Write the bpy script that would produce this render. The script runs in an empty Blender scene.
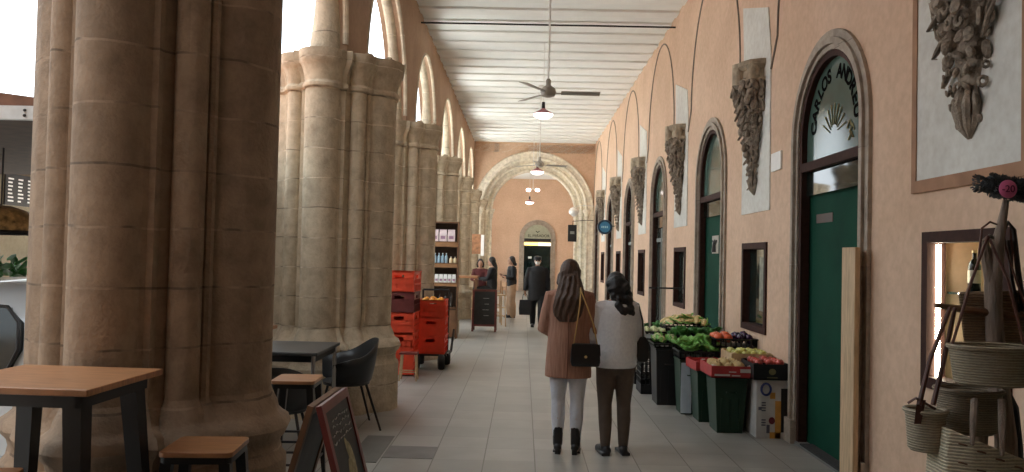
import bpy, bmesh, math, random
from mathutils import Vector, Matrix, Euler
random.seed(7)
PI = math.pi
SC = bpy.context.scene
COL = SC.collection

# ---------------------------------------------------------------- camera
cam_d = bpy.data.cameras.new('camera'); cam = bpy.data.objects.new('camera', cam_d); COL.objects.link(cam)
cam_d.sensor_fit = 'HORIZONTAL'; cam_d.sensor_width = 36.0; cam_d.lens = 800.0 / 1024.0 * 36.0
cam_d.clip_end = 400
_roll = math.radians(1.3)
_v = Vector(((523-512)/800.0, -(257-236)/800.0, -1.0)).normalized()
_u0 = Vector((math.sin(_roll), math.cos(_roll), 0)); _u = (_u0 - _u0.dot(_v)*_v).normalized()
_r = _v.cross(_u)
# rows are the world axes in camera coordinates = the camera to world rotation
_M = Matrix((_r, _v, _u)).to_4x4(); _M.translation = Vector((0, 0, 1.69))
cam.matrix_world = _M
SC.camera = cam

# ---------------------------------------------------------------- world, sun, exposure
SC.view_settings.view_transform = 'Standard'; SC.view_settings.look = 'None'
SC.view_settings.gamma = 1.0; SC.view_settings.use_curve_mapping = False
SC.view_settings.exposure = 0.08
W = bpy.data.worlds.new('overcast_sky'); SC.world = W; W.use_nodes = True
bg = W.node_tree.nodes['Background']
bg.inputs[0].default_value = (0.86, 0.94, 1.0, 1); bg.inputs[1].default_value = 3.4
sun_d = bpy.data.lights.new('sun', 'SUN'); sun_d.energy = 42.0; sun_d.angle = math.radians(4); sun_d.color = (1, .98, .94)
sun = bpy.data.objects.new('sun', sun_d); COL.objects.link(sun)
sun.rotation_euler = Vector((-.07, .72, -.62)).to_track_quat('-Z', 'Y').to_euler()     # comes over the roof on the right, lights the courtyard only
try:
    SC.cycles.max_bounces = 10; SC.cycles.diffuse_bounces = 8; SC.cycles.use_denoising = True
    SC.cycles.sample_clamp_indirect = 6.0
except Exception:
    pass

# ---------------------------------------------------------------- materials
MATS = {}
def _nt(name):
    m = bpy.data.materials.new(name); m.use_nodes = True
    return m, m.node_tree.nodes, m.node_tree.links, m.node_tree.nodes['Principled BSDF']
def M(name, c, rough=.6, metal=0.0, ns=12.0, na=.12, bump=0.0, bs=40.0, coat=0.0, emit=None, es=0.0, stretch=None, spec=None):
    """plain material whose colour varies a little with noise"""
    if name in MATS: return MATS[name]
    m, n, l, p = _nt(name)
    tc = n.new('ShaderNodeTexCoord'); src = tc.outputs['Object']
    if stretch:
        mp = n.new('ShaderNodeMapping'); mp.inputs['Scale'].default_value = stretch; l.new(src, mp.inputs[0]); src = mp.outputs[0]
    if na > 0:
        t = n.new('ShaderNodeTexNoise'); t.inputs['Scale'].default_value = ns; t.inputs['Detail'].default_value = 4; l.new(src, t.inputs['Vector'])
        r = n.new('ShaderNodeValToRGB'); e = r.color_ramp.elements
        e[0].position = .3; e[1].position = .7
        e[0].color = tuple(x*(1-na) for x in c[:3]) + (1,); e[1].color = tuple(min(1, x*(1+na)) for x in c[:3]) + (1,)
        l.new(t.outputs['Fac'], r.inputs[0]); l.new(r.outputs[0], p.inputs['Base Color'])
    else:
        p.inputs['Base Color'].default_value = tuple(c[:3]) + (1,)
    p.inputs['Roughness'].default_value = rough; p.inputs['Metallic'].default_value = metal
    if coat: p.inputs['Coat Weight'].default_value = coat; p.inputs['Coat Roughness'].default_value = .05
    if spec is not None: p.inputs['Specular IOR Level'].default_value = spec
    if bump:
        t2 = n.new('ShaderNodeTexNoise'); t2.inputs['Scale'].default_value = bs; t2.inputs['Detail'].default_value = 5; l.new(src, t2.inputs['Vector'])
        b = n.new('ShaderNodeBump'); b.inputs['Strength'].default_value = bump; b.inputs['Distance'].default_value = .02
        l.new(t2.outputs['Fac'], b.inputs['Height']); l.new(b.outputs[0], p.inputs['Normal'])
    if emit:
        p.inputs['Emission Color'].default_value = tuple(emit) + (1,); p.inputs['Emission Strength'].default_value = es
    MATS[name] = m
    return m
def math_node(n, l, op, a, b=None):
    q = n.new('ShaderNodeMath'); q.operation = op
    for i, v in enumerate((a, b)):
        if v is None: continue
        if isinstance(v, (int, float)): q.inputs[i].default_value = v
        else: l.new(v, q.inputs[i])
    return q.outputs[0]
def stone_mat(name, c, course=.46, seed=0.0, pits=.6, jw=.012):
    """ashlar: courses with their own tint, uneven pale joints, pits and worn patches"""
    m, n, l, p = _nt(name)
    tc = n.new('ShaderNodeTexCoord'); g = tc.outputs['Object']
    sx = n.new('ShaderNodeSeparateXYZ'); l.new(g, sx.inputs[0])
    wob = n.new('ShaderNodeTexNoise'); wob.inputs['Scale'].default_value = 2.5; l.new(g, wob.inputs['Vector'])
    zz = math_node(n, l, 'ADD', sx.outputs['Z'], math_node(n, l, 'MULTIPLY', wob.outputs['Fac'], .05))
    q = math_node(n, l, 'DIVIDE', zz, course); q = math_node(n, l, 'ADD', q, seed)
    fr = math_node(n, l, 'FRACT', q); fl = math_node(n, l, 'FLOOR', q)
    # which side of the pier, so that neighbouring blocks of a course differ
    ang = math_node(n, l, 'FLOOR', math_node(n, l, 'MULTIPLY', math_node(n, l, 'ADD', sx.outputs['X'], math_node(n, l, 'MULTIPLY', fl, .37)), 1.9))
    ang2 = math_node(n, l, 'FLOOR', math_node(n, l, 'MULTIPLY', math_node(n, l, 'ADD', sx.outputs['Y'], math_node(n, l, 'MULTIPLY', fl, .23)), 1.7))
    cx = n.new('ShaderNodeCombineXYZ'); l.new(fl, cx.inputs[0]); l.new(ang, cx.inputs[1]); l.new(ang2, cx.inputs[2])
    wn = n.new('ShaderNodeTexWhiteNoise'); wn.noise_dimensions = '3D'; l.new(cx.outputs[0], wn.inputs['Vector'])
    r = n.new('ShaderNodeValToRGB'); e = r.color_ramp.elements
    e[0].color = tuple(x*.90 for x in c) + (1,); e[1].color = tuple(min(1, x*1.08) for x in c) + (1,)
    l.new(wn.outputs['Value'], r.inputs[0])
    t = n.new('ShaderNodeTexNoise'); t.inputs['Scale'].default_value = 7; t.inputs['Detail'].default_value = 9; t.inputs['Roughness'].default_value = .65; l.new(g, t.inputs['Vector'])
    r2 = n.new('ShaderNodeValToRGB'); e = r2.color_ramp.elements
    e[0].position = .28; e[0].color = (.66, .63, .59, 1); e[1].position = .60; e[1].color = (1.06, 1.04, 1, 1)
    l.new(t.outputs['Fac'], r2.inputs[0])
    mx = n.new('ShaderNodeMixRGB'); mx.blend_type = 'MULTIPLY'; mx.inputs[0].default_value = 1; l.new(r.outputs[0], mx.inputs[1]); l.new(r2.outputs[0], mx.inputs[2])
    # joint
    j = math_node(n, l, 'LESS_THAN', math_node(n, l, 'MULTIPLY', fr, course), jw)
    t3 = n.new('ShaderNodeTexNoise'); t3.inputs['Scale'].default_value = 5; l.new(g, t3.inputs['Vector'])
    jc = n.new('ShaderNodeValToRGB'); e = jc.color_ramp.elements; e[0].position = .4; e[1].position = .6
    e[0].color = tuple(x*.35 for x in c) + (1,); e[1].color = tuple(min(1, x*1.35) for x in c) + (1,); l.new(t3.outputs['Fac'], jc.inputs[0])
    mj = n.new('ShaderNodeMixRGB'); l.new(math_node(n, l, 'MULTIPLY', j, .75), mj.inputs[0]); l.new(mx.outputs[0], mj.inputs[1]); l.new(jc.outputs[0], mj.inputs[2])
    l.new(mj.outputs[0], p.inputs['Base Color']); p.inputs['Roughness'].default_value = .9
    t4 = n.new('ShaderNodeTexNoise'); t4.inputs['Scale'].default_value = 45; t4.inputs['Detail'].default_value = 6; l.new(g, t4.inputs['Vector'])
    t5 = n.new('ShaderNodeTexVoronoi'); t5.inputs['Scale'].default_value = 9; l.new(g, t5.inputs['Vector'])
    pit = math_node(n, l, 'LESS_THAN', t5.outputs['Distance'], .10)
    hgt = math_node(n, l, 'SUBTRACT', t4.outputs['Fac'], math_node(n, l, 'MULTIPLY', pit, pits))
    hgt = math_node(n, l, 'SUBTRACT', hgt, math_node(n, l, 'MULTIPLY', j, 1.2))
    b = n.new('ShaderNodeBump'); b.inputs['Strength'].default_value = .6; b.inputs['Distance'].default_value = .012; l.new(hgt, b.inputs['Height']); l.new(b.outputs[0], p.inputs['Normal'])
    MATS[name] = m
    return m
def floor_mat():
    m, n, l, p = _nt('floor_tiles')
    tc = n.new('ShaderNodeTexCoord'); g = tc.outputs['Object']
    sx = n.new('ShaderNodeSeparateXYZ'); l.new(g, sx.inputs[0])
    u = math_node(n, l, 'DIVIDE', math_node(n, l, 'ADD', sx.outputs['X'], 10-.131+.422*0), .422)
    v = math_node(n, l, 'DIVIDE', math_node(n, l, 'ADD', sx.outputs['Y'], 20*.422-6.66+6), .422)
    # offset so that a joint passes through x = .131 and y = 6.66
    u = math_node(n, l, 'DIVIDE', math_node(n, l, 'ADD', sx.outputs['X'], 40*.422-.131), .422)
    v = math_node(n, l, 'DIVIDE', math_node(n, l, 'ADD', sx.outputs['Y'], 40*.422-6.66), .422)
    fu = math_node(n, l, 'FRACT', u); fv = math_node(n, l, 'FRACT', v)
    cx = n.new('ShaderNodeCombineXYZ'); l.new(math_node(n, l, 'FLOOR', u), cx.inputs[0]); l.new(math_node(n, l, 'FLOOR', v), cx.inputs[1])
    wn = n.new('ShaderNodeTexWhiteNoise'); wn.noise_dimensions = '2D'; l.new(cx.outputs[0], wn.inputs['Vector'])
    r = n.new('ShaderNodeValToRGB'); e = r.color_ramp.elements
    e[0].color = (.285, .275, .25, 1); e[1].color = (.34, .33, .30, 1); l.new(wn.outputs['Value'], r.inputs[0])
    t = n.new('ShaderNodeTexNoise'); t.inputs['Scale'].default_value = 3; t.inputs['Detail'].default_value = 6; l.new(g, t.inputs['Vector'])
    r2 = n.new('ShaderNodeValToRGB'); e = r2.color_ramp.elements
    e[0].position = .3; e[0].color = (.82, .81, .79, 1); e[1].position = .65; e[1].color = (1.04, 1.04, 1.04, 1); l.new(t.outputs['Fac'], r2.inputs[0])
    mx = n.new('ShaderNodeMixRGB'); mx.blend_type = 'MULTIPLY'; mx.inputs[0].default_value = 1; l.new(r.outputs[0], mx.inputs[1]); l.new(r2.outputs[0], mx.inputs[2])
    ju = math_node(n, l, 'LESS_THAN', fu, .022); jv = math_node(n, l, 'LESS_THAN', fv, .016)
    j = math_node(n, l, 'MAXIMUM', ju, math_node(n, l, 'MULTIPLY', jv, .5))
    mj = n.new('ShaderNodeMixRGB'); l.new(j, mj.inputs[0]); l.new(mx.outputs[0], mj.inputs[1]); mj.inputs[2].default_value = (.13, .12, .10, 1)
    l.new(mj.outputs[0], p.inputs['Base Color'])
    rr = n.new('ShaderNodeMapRange'); rr.inputs[3].default_value = .30; rr.inputs[4].default_value = .48; l.new(t.outputs['Fac'], rr.inputs[0]); l.new(rr.outputs[0], p.inputs['Roughness'])
    b = n.new('ShaderNodeBump'); b.inputs['Strength'].default_value = .25; b.inputs['Distance'].default_value = .003; b.invert = True; l.new(j, b.inputs['Height']); l.new(b.outputs[0], p.inputs['Normal'])
    MATS['floor_tiles'] = m
    return m
def plaster_mat(name, c, c2):
    m, n, l, p = _nt(name)
    tc = n.new('ShaderNodeTexCoord'); g = tc.outputs['Object']
    t = n.new('ShaderNodeTexNoise'); t.inputs['Scale'].default_value = 1.1; t.inputs['Detail'].default_value = 8; t.inputs['Roughness'].default_value = .6; l.new(g, t.inputs['Vector'])
    r = n.new('ShaderNodeValToRGB'); e = r.color_ramp.elements
    e[0].position = .32; e[0].color = tuple(c2) + (1,); e[1].position = .66; e[1].color = tuple(c) + (1,); l.new(t.outputs['Fac'], r.inputs[0])
    t3 = n.new('ShaderNodeTexNoise'); t3.inputs['Scale'].default_value = 16; t3.inputs['Detail'].default_value = 5; l.new(g, t3.inputs['Vector'])
    r3 = n.new('ShaderNodeValToRGB'); e = r3.color_ramp.elements
    e[0].position = .3; e[0].color = (.90, .88, .86, 1); e[1].position = .7; e[1].color = (1.04, 1.04, 1.04, 1); l.new(t3.outputs['Fac'], r3.inputs[0])
    mx = n.new('ShaderNodeMixRGB'); mx.blend_type = 'MULTIPLY'; mx.inputs[0].default_value = 1; l.new(r.outputs[0], mx.inputs[1]); l.new(r3.outputs[0], mx.inputs[2])
    l.new(mx.outputs[0], p.inputs['Base Color']); p.inputs['Roughness'].default_value = .88
    b = n.new('ShaderNodeBump'); b.inputs['Strength'].default_value = .25; b.inputs['Distance'].default_value = .01; l.new(t3.outputs['Fac'], b.inputs['Height']); l.new(b.outputs[0], p.inputs['Normal'])
    MATS[name] = m
    return m
def weave_mat(name, c, sc=60.0, horiz=True):
    m, n, l, p = _nt(name)
    tc = n.new('ShaderNodeTexCoord'); g = tc.outputs['Object']
    w = n.new('ShaderNodeTexWave'); w.bands_direction = 'Z'; w.inputs['Scale'].default_value = sc/6.28; w.inputs['Distortion'].default_value = 1.2; w.inputs['Detail'].default_value = 2; w.inputs['Detail Scale'].default_value = 4; l.new(g, w.inputs['Vector'])
    t = n.new('ShaderNodeTexNoise'); t.inputs['Scale'].default_value = 60; t.inputs['Detail'].default_value = 4; l.new(g, t.inputs['Vector'])
    f = math_node(n, l, 'ADD', math_node(n, l, 'MULTIPLY', w.outputs['Fac'], .6), math_node(n, l, 'MULTIPLY', t.outputs['Fac'], .5))
    r = n.new('ShaderNodeValToRGB'); e = r.color_ramp.elements
    e[0].position = .2; e[0].color = tuple(x*.62 for x in c) + (1,); e[1].position = .8; e[1].color = tuple(min(1, x*1.15) for x in c) + (1,); l.new(f, r.inputs[0]); l.new(r.outputs[0], p.inputs['Base Color'])
    p.inputs['Roughness'].default_value = .85
    b = n.new('ShaderNodeBump'); b.inputs['Strength'].default_value = .8; b.inputs['Distance'].default_value = .008; l.new(f, b.inputs['Height']); l.new(b.outputs[0], p.inputs['Normal'])
    MATS[name] = m
    return m
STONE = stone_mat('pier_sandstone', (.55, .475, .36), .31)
STONE_SHADE = stone_mat('shaded_sandstone', (.31, .228, .163), .31, .15, .9)  # darker copy of the pier sandstone, shade of the nearest pier put into colour
STONE_D = stone_mat('arch_sandstone', (.60, .54, .43), .52, .3, .4)
STONE_E = stone_mat('end_arch_limestone', (.82, .78, .68), .6, .5, .3, .006)
CARVE = M('carved_stone', (.27, .22, .17), .9, ns=14, na=.45, bump=.8, bs=60)
CAPST = M('weathered_capital_stone', (.40, .33, .24), .92, ns=9, na=.3, bump=.7, bs=35)
PATCH = plaster_mat('white_render', (.72, .73, .69), (.60, .60, .56))
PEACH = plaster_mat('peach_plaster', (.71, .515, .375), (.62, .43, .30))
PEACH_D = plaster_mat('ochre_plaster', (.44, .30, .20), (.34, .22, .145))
FLOOR = floor_mat()
CEIL = M('white_ceiling', (.84, .87, .86), .85, ns=1.6, na=.05)
FRAME = stone_mat('grey_door_stone', (.40, .35, .30), .9, .1, .2, .006)
WOODF = M('mahogany_paint', (.045, .018, .013), .75, ns=20, na=.2, spec=.2)
BLACK = M('black_paint', (.012, .012, .013), .45, na=0)
BLKM = M('black_metal', (.015, .015, .016), .4, metal=.3, na=0)
STEEL = M('brushed_steel', (.45, .45, .44), .35, metal=1.0, na=.05)
GREEN = M('green_door_paint', (.006, .052, .031), .8, ns=3, na=.12, spec=.12)
GLASS = M('dark_window_glass', (.012, .022, .020), .04, na=0, spec=.9)
WHITE = M('white_paint', (.78, .78, .76), .5, na=.04)
WOODT = M('golden_oak_top', (.38, .18, .08), .38, ns=7, na=.25, stretch=(1, 12, 1))
PALEW = M('pale_pine', (.52, .37, .22), .6, ns=6, na=.2, stretch=(8, 8, 1))
BROWNW = M('brown_wood', (.16, .075, .035), .5, ns=7, na=.25, stretch=(1, 10, 1))
SKIN = M('skin', (.52, .30, .21), .55, ns=8, na=.06)

# ---------------------------------------------------------------- mesh helpers
def tri_frame(d):
    d = d.normalized(); a = Vector((0, 0, 1)) if abs(d.z) < .9 else Vector((1, 0, 0))
    x = d.cross(a).normalized(); y = d.cross(x).normalized()
    return x, y
def box(bm, c, s, rot=None, taper=1.0):
    """box centred at c with full size s; taper scales the bottom"""
    c = Vector(c); vs = []
    for k in (-1, 1):
        f = taper if k < 0 else 1.0
        for i, j in ((-1, -1), (1, -1), (1, 1), (-1, 1)):
            v = Vector((i*s[0]/2*f, j*s[1]/2*f, k*s[2]/2))
            if rot is not None: v = rot @ v
            vs.append(bm.verts.new(c + v))
    F = [(3, 2, 1, 0), (4, 5, 6, 7), (0, 1, 5, 4), (1, 2, 6, 5), (2, 3, 7, 6), (3, 0, 4, 7)]
    for f in F: bm.faces.new([vs[i] for i in f])
    return vs
def bx(bm, x0, x1, y0, y1, z0, z1):
    return box(bm, ((x0+x1)/2, (y0+y1)/2, (z0+z1)/2), (abs(x1-x0), abs(y1-y0), abs(z1-z0)))
def loft(bm, rings, caps=True, closed=True):
    R = [[bm.verts.new(Vector(p)) for p in r] for r in rings]; n = len(R[0])
    for a, b in zip(R, R[1:]):
        for i in range(n if closed else n-1):
            j = (i+1) % n
            bm.faces.new((a[i], a[j], b[j], b[i]))
    if caps:
        bm.faces.new(R[0][::-1]); bm.faces.new(R[-1])
    return R
def tube(bm, pts, rad, n=8, flat=1.0, caps=True):
    pts = [Vector(p) for p in pts]
    if not isinstance(rad, (list, tuple)): rad = [rad]*len(pts)
    rings = []; px = None
    for i, p in enumerate(pts):
        d = (pts[min(i+1, len(pts)-1)] - pts[max(i-1, 0)])
        if d.length < 1e-9: d = Vector((0, 0, 1))
        d.normalize()
        if px is None: x, y = tri_frame(d)
        else:
            x = (px - d*px.dot(d))
            if x.length < 1e-6: x, y = tri_frame(d)
            x.normalize(); y = d.cross(x).normalized()
        px = x
        rings.append([p + (x*math.cos(a) + y*math.sin(a)*flat)*rad[i] for a in [2*PI*k/n for k in range(n)]])
    loft(bm, rings, caps)
def lathe(bm, prof, c=(0, 0, 0), n=20, sx=1.0, sy=1.0, a0=0, a1=2*PI):
    c = Vector(c); rings = []
    full = abs(a1-a0-2*PI) < 1e-6
    m = n if full else n+1
    for r, z in prof:
        rings.append([c + Vector((r*sx*math.cos(a0+(a1-a0)*k/n), r*sy*math.sin(a0+(a1-a0)*k/n), z)) for k in range(m)])
    loft(bm, rings, caps=True, closed=full)
def ell(bm, c, r, rot=None, nu=12, nv=8):
    c = Vector(c); rings = []
    if not isinstance(r, (list, tuple)): r = (r, r, r)
    for j in range(1, nv):
        t = PI*j/nv; ring = []
        for i in range(nu):
            a = 2*PI*i/nu
            v = Vector((r[0]*math.sin(t)*math.cos(a), r[1]*math.sin(t)*math.sin(a), -r[2]*math.cos(t)))
            if rot is not None: v = rot @ v
            ring.append(c + v)
        rings.append(ring)
    R = loft(bm, rings, caps=False)
    b = Vector((0, 0, -r[2])); t = Vector((0, 0, r[2]))
    if rot is not None: b = rot @ b; t = rot @ t
    vb = bm.verts.new(c+b); vt = bm.verts.new(c+t)
    for i in range(nu):
        j = (i+1) % nu
        bm.faces.new((R[0][j], R[0][i], vb)); bm.faces.new((R[-1][i], R[-1][j], vt))
def prism(bm, outline, z0, z1):
    loft(bm, [[(x, y, z0) for x, y in outline], [(x, y, z1) for x, y in outline]])
def NB(): return bmesh.new()
def fin(name, bm, mat, parent=None, loc=None, rotz=0, smooth=True, bevel=0.0):
    """link the bmesh as one mesh object"""
    bmesh.ops.recalc_face_normals(bm, faces=bm.faces)
    me = bpy.data.meshes.new(name); bm.to_mesh(me); bm.free()
    for m in (mat if isinstance(mat, (list, tuple)) else [mat]): me.materials.append(m)
    if smooth:
        for f in me.polygons: f.use_smooth = True
        try: me.set_sharp_from_angle(angle=math.radians(38))
        except Exception: pass
    o = bpy.data.objects.new(name, me); COL.objects.link(o)
    if parent is not None: o.parent = parent
    if loc is not None: o.location = loc
    if rotz: o.rotation_euler = (0, 0, rotz)
    if bevel > 0:
        b = o.modifiers.new('bevel', 'BEVEL'); b.width = bevel; b.segments = 2; b.limit_method = 'ANGLE'
    return o
def thing(name, label, cat, loc=(0, 0, 0), rotz=0, group=None):
    o = bpy.data.objects.new(name, None); COL.objects.link(o); o.location = loc; o.rotation_euler = (0, 0, rotz)
    o.empty_display_size = .1
    o['label'] = label; o['category'] = cat
    if group: o['group'] = group
    return o
def tag(o, label, cat, group=None):
    o['label'] = label; o['category'] = cat
    if group: o['group'] = group
    return o
def struct(o, label=None, cat=None):
    o['kind'] = 'structure'
    if label: o['label'] = label
    if cat: o['category'] = cat
    return o
def dup(src, loc, rotz=0, label=None, group=None, scale=None):
    def rec(o, par):
        c = o.copy(); COL.objects.link(c)
        if par is not None: c.parent = par
        for ch in list(o.children): rec(ch, c)
        return c
    r = rec(src, None); r.location = loc; r.rotation_euler = (0, 0, rotz)
    if scale: r.scale = (scale,)*3 if not isinstance(scale, (list, tuple)) else scale
    if label: r['label'] = label
    if group: r['group'] = group
    return r
def text(name, s, size, mat, parent, mtx, ext=.002, align='CENTER', sx=1.0, off=0.0):
    cu = bpy.data.curves.new(name, 'FONT'); cu.body = s; cu.offset = off; cu.size = size; cu.extrude = ext; cu.align_x = align; cu.align_y = 'CENTER'
    to = bpy.data.objects.new(name+'_tmp', cu); COL.objects.link(to)
    bpy.context.view_layer.update()
    dg = bpy.context.evaluated_depsgraph_get()
    me = bpy.data.meshes.new_from_object(to.evaluated_get(dg)); bpy.data.objects.remove(to); bpy.data.curves.remove(cu)
    me.name = name; me.materials.clear(); me.materials.append(mat)
    me.transform(mtx @ Matrix.Diagonal((sx, 1, 1, 1)))
    o = bpy.data.objects.new(name, me); COL.objects.link(o); o.parent = parent
    return o
def face_mtx(loc, facing):
    """matrix for text that faces -x, +x or -y"""
    R = {'-x': ((0, 0, -1), (-1, 0, 0), (0, 1, 0)), '-y': ((1, 0, 0), (0, 0, -1), (0, 1, 0)), '+x': ((0, 0, 1), (1, 0, 0), (0, 1, 0))}[facing]
    m = Matrix(R).to_4x4(); m.translation = Vector(loc); return m
def remesh(bm, vox, smooth_it=2):
    """fuse overlapping solids into one continuous surface"""
    bmesh.ops.recalc_face_normals(bm, faces=bm.faces)
    me = bpy.data.meshes.new('tmp'); bm.to_mesh(me); bm.free()
    o = bpy.data.objects.new('tmp', me); COL.objects.link(o)
    r = o.modifiers.new('r', 'REMESH'); r.mode = 'VOXEL'; r.voxel_size = vox; r.adaptivity = 0
    if smooth_it:
        s = o.modifiers.new('s', 'SMOOTH'); s.iterations = smooth_it; s.factor = .5
    bpy.context.view_layer.update()
    dg = bpy.context.evaluated_depsgraph_get()
    m2 = bpy.data.meshes.new_from_object(o.evaluated_get(dg)); bpy.data.objects.remove(o); bpy.data.meshes.remove(me)
    b2 = bmesh.new(); b2.from_mesh(m2); bpy.data.meshes.remove(m2)
    return b2
def holed_wall(bm, y0, y1, z0, z1, xa, xb, holes, seg=20):
    """wall in the y-z plane between x = xa and x = xb with rectangular or round-arched holes"""
    def quad(pts):
        for x in (xa, xb):
            bm.faces.new([bm.verts.new((x, p[0], p[1])) for p in pts])
    def rev(p, q):
        bm.faces.new([bm.verts.new(v) for v in ((xa, *p), (xb, *p), (xb, *q), (xa, *q))])
    y = y0
    for h in holes:
        a, b, zb = h['a'], h['b'], h['zb']
        if a > y: quad([(y, z0), (a, z0), (a, z1), (y, z1)])
        if zb > z0:
            quad([(a, z0), (b, z0), (b, zb), (a, zb)]); rev((a, zb), (b, zb))
        if 'zt' in h:
            quad([(a, h['zt']), (b, h['zt']), (b, z1), (a, z1)])
            rev((a, zb), (a, h['zt'])); rev((b, zb), (b, h['zt'])); rev((a, h['zt']), (b, h['zt']))
        else:
            c, r, zs = (a+b)/2, (b-a)/2, h['zs']
            pts = [(c - r*math.cos(PI*k/seg), zs + r*math.sin(PI*k/seg)) for k in range(seg+1)]
            if zs > zb: rev((a, zb), (a, zs)); rev((b, zb), (b, zs))
            for p, q in zip(pts, pts[1:]):
                quad([p, q, (q[0], z1), (p[0], z1)]); rev(p, q)
        y = b
    if y1 > y: quad([(y, z0), (y1, z0), (y1, z1), (y, z1)])
    for yy in (y0, y1): rev((yy, z0), (yy, z1))
    rev((y0, z1), (y1, z1))
    bmesh.ops.remove_doubles(bm, verts=bm.verts, dist=1e-5)
def arch_band(bm, yc, ri, ro, z0, zs, x0, x1, seg=24):
    """solid band round a doorway: jambs and round head, from x0 to x1, in the y-z plane"""
    pi = [(yc-ri, z0)] + [(yc - ri*math.cos(PI*k/seg), zs + ri*math.sin(PI*k/seg)) for k in range(seg+1)] + [(yc+ri, z0)]
    po = [(yc-ro, z0)] + [(yc - ro*math.cos(PI*k/seg), zs + ro*math.sin(PI*k/seg)) for k in range(seg+1)] + [(yc+ro, z0)]
    rings = [[(x0, *a), (x0, *b), (x1, *b), (x1, *a)] for a, b in zip(pi, po)]
    loft(bm, rings)
def arch_band_y(bm, xc, ri, ro, z0, zs, y0, y1, seg=28):
    pi = [(xc-ri, z0)] + [(xc - ri*math.cos(PI*k/seg), zs + ri*math.sin(PI*k/seg)) for k in range(seg+1)] + [(xc+ri, z0)]
    po = [(xc-ro, z0)] + [(xc - ro*math.cos(PI*k/seg), zs + ro*math.sin(PI*k/seg)) for k in range(seg+1)] + [(xc+ro, z0)]
    loft(bm, [[(a[0], y0, a[1]), (b[0], y0, b[1]), (b[0], y1, b[1]), (a[0], y1, a[1])] for a, b in zip(pi, po)])
# ================================================================ SETTING
P0, PS = 4.6, 4.25                  # first pier and the bay length of the arcade
XC = -2.13                          # axis of the arcade wall
PIERS = [P0 + PS*k for k in range(-2, 7)]    # -3.9 .. 30.1
Y_BACK, Y_END, Y_FAR = -1.4, 29.9, 40.0
C0, CS = 4.75, 4.27                 # corbels on the right wall
D0 = 6.88                           # doors on the right wall
XR = 2.6; XL = -1.9; ZC = 5.95

# floor
bm = NB(); bx(bm, -3.1, 3.4, Y_BACK, 41.5, -.12, 0); o = struct(fin('floor', bm, FLOOR, smooth=False))
DKT = M('dark_grey_paver', (.155, .15, .14), .5, ns=5, na=.15)
bm = NB(); bx(bm, -1.136, -.714, 6.662, 7.078, 0, .003); struct(fin('trim_1', bm, DKT, smooth=False), 'dark grey floor tile set beside the chalkboard', 'floor tile')
bm = NB(); bx(bm, -1.40, -1.150, 6.50, 7.45, 0, .004); struct(fin('trim_2', bm, M('dark_floor_hatch', (.12, .12, .11), .45, ns=4, na=.1), smooth=False), 'dark grey metal hatch in the floor by the first pier gap', 'floor hatch')
# courtyard ground
GR = M('courtyard_paving', (.73, .73, .70), .9, ns=2, na=.15)
bm = NB(); bx(bm, -60, -3.1, -30, 90, -.14, -.02); struct(fin('courtyard_ground', bm, GR, smooth=False))

# ceiling with its close-set shallow joists
bm = NB(); bx(bm, -2.6, 3.4, Y_BACK, Y_END, ZC+.04, ZC+.3); struct(fin('ceiling', bm, CEIL, smooth=False))
k = 0; y = Y_BACK+.2
JOI = M('pale_joist_paint', (.84, .86, .84), .85, ns=3, na=.04)
bm = NB()
while y < Y_END-.5:
    bx(bm, XL-.02, XR+.02, y, y+.30, ZC-.0, ZC+.05)
    y += .71
struct(fin('trim_3', bm, JOI, smooth=False))
bm = NB(); bx(bm, -2.6, 3.4, Y_END, 41.5, 5.6, 5.9); struct(fin('ceiling.001', bm, CEIL, smooth=False))
# unseen roof slab, added to block the sun
bm = NB(); bx(bm, -2.45, 9, Y_BACK, 42, ZC+.32, 6.6); struct(fin('roof_blocker', bm, PEACH, smooth=False))

# left arcade wall above the springing
RA = 1.605; ZS = 3.76
bm = NB()
holes = [dict(a=c+.52, b=c+PS-.52, zb=ZS, zs=ZS+.12) for c in PIERS[1:-1]]
holed_wall(bm, Y_BACK, Y_END, ZS, ZC+.05, XL, XL-.32, holes, 28)
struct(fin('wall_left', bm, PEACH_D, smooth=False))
# round mouldings under every arch
for i, c in enumerate(PIERS[:-1]):
    if i == 0: continue
    ym = c + PS/2
    bm = NB()
    pts = [(XC, ym - (RA+.04)*math.cos(PI*k/28), ZS+.12 + (RA+.04)*math.sin(PI*k/28)) for k in range(29)]
    pts = [(XC, p[1]+(.06 if k_ == 0 else -.06 if k_ == 28 else 0)*0, p[2]) for k_, p in enumerate(pts)]
    pts = [(XC, pts[0][1], ZS-.05)] + pts + [(XC, pts[-1][1], ZS-.05)]
    rr_ = [max(.085, .165-.09*math.sin(PI*min(1, max(0, (k_-1)/28)))*1.5) for k_ in range(31)]
    tube(bm, [(p[0]+(.165-r_)*.6, p[1], p[2]) for p, r_ in zip(pts, rr_)], rr_, 14)
    # slim arris rolls on both faces of the arch
    for dx in (.215,):
        pts = [(XC+dx, ym - (RA+.0)*math.cos(PI*k/28), ZS+.12 + (RA+.0)*math.sin(PI*k/28)) for k in range(29)]
        tube(bm, pts, .032, 8)
    struct(fin('trim_%d' % (10+i), bm, STONE_D), 'round stone moulding under arcade arch', 'arch moulding')

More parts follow.
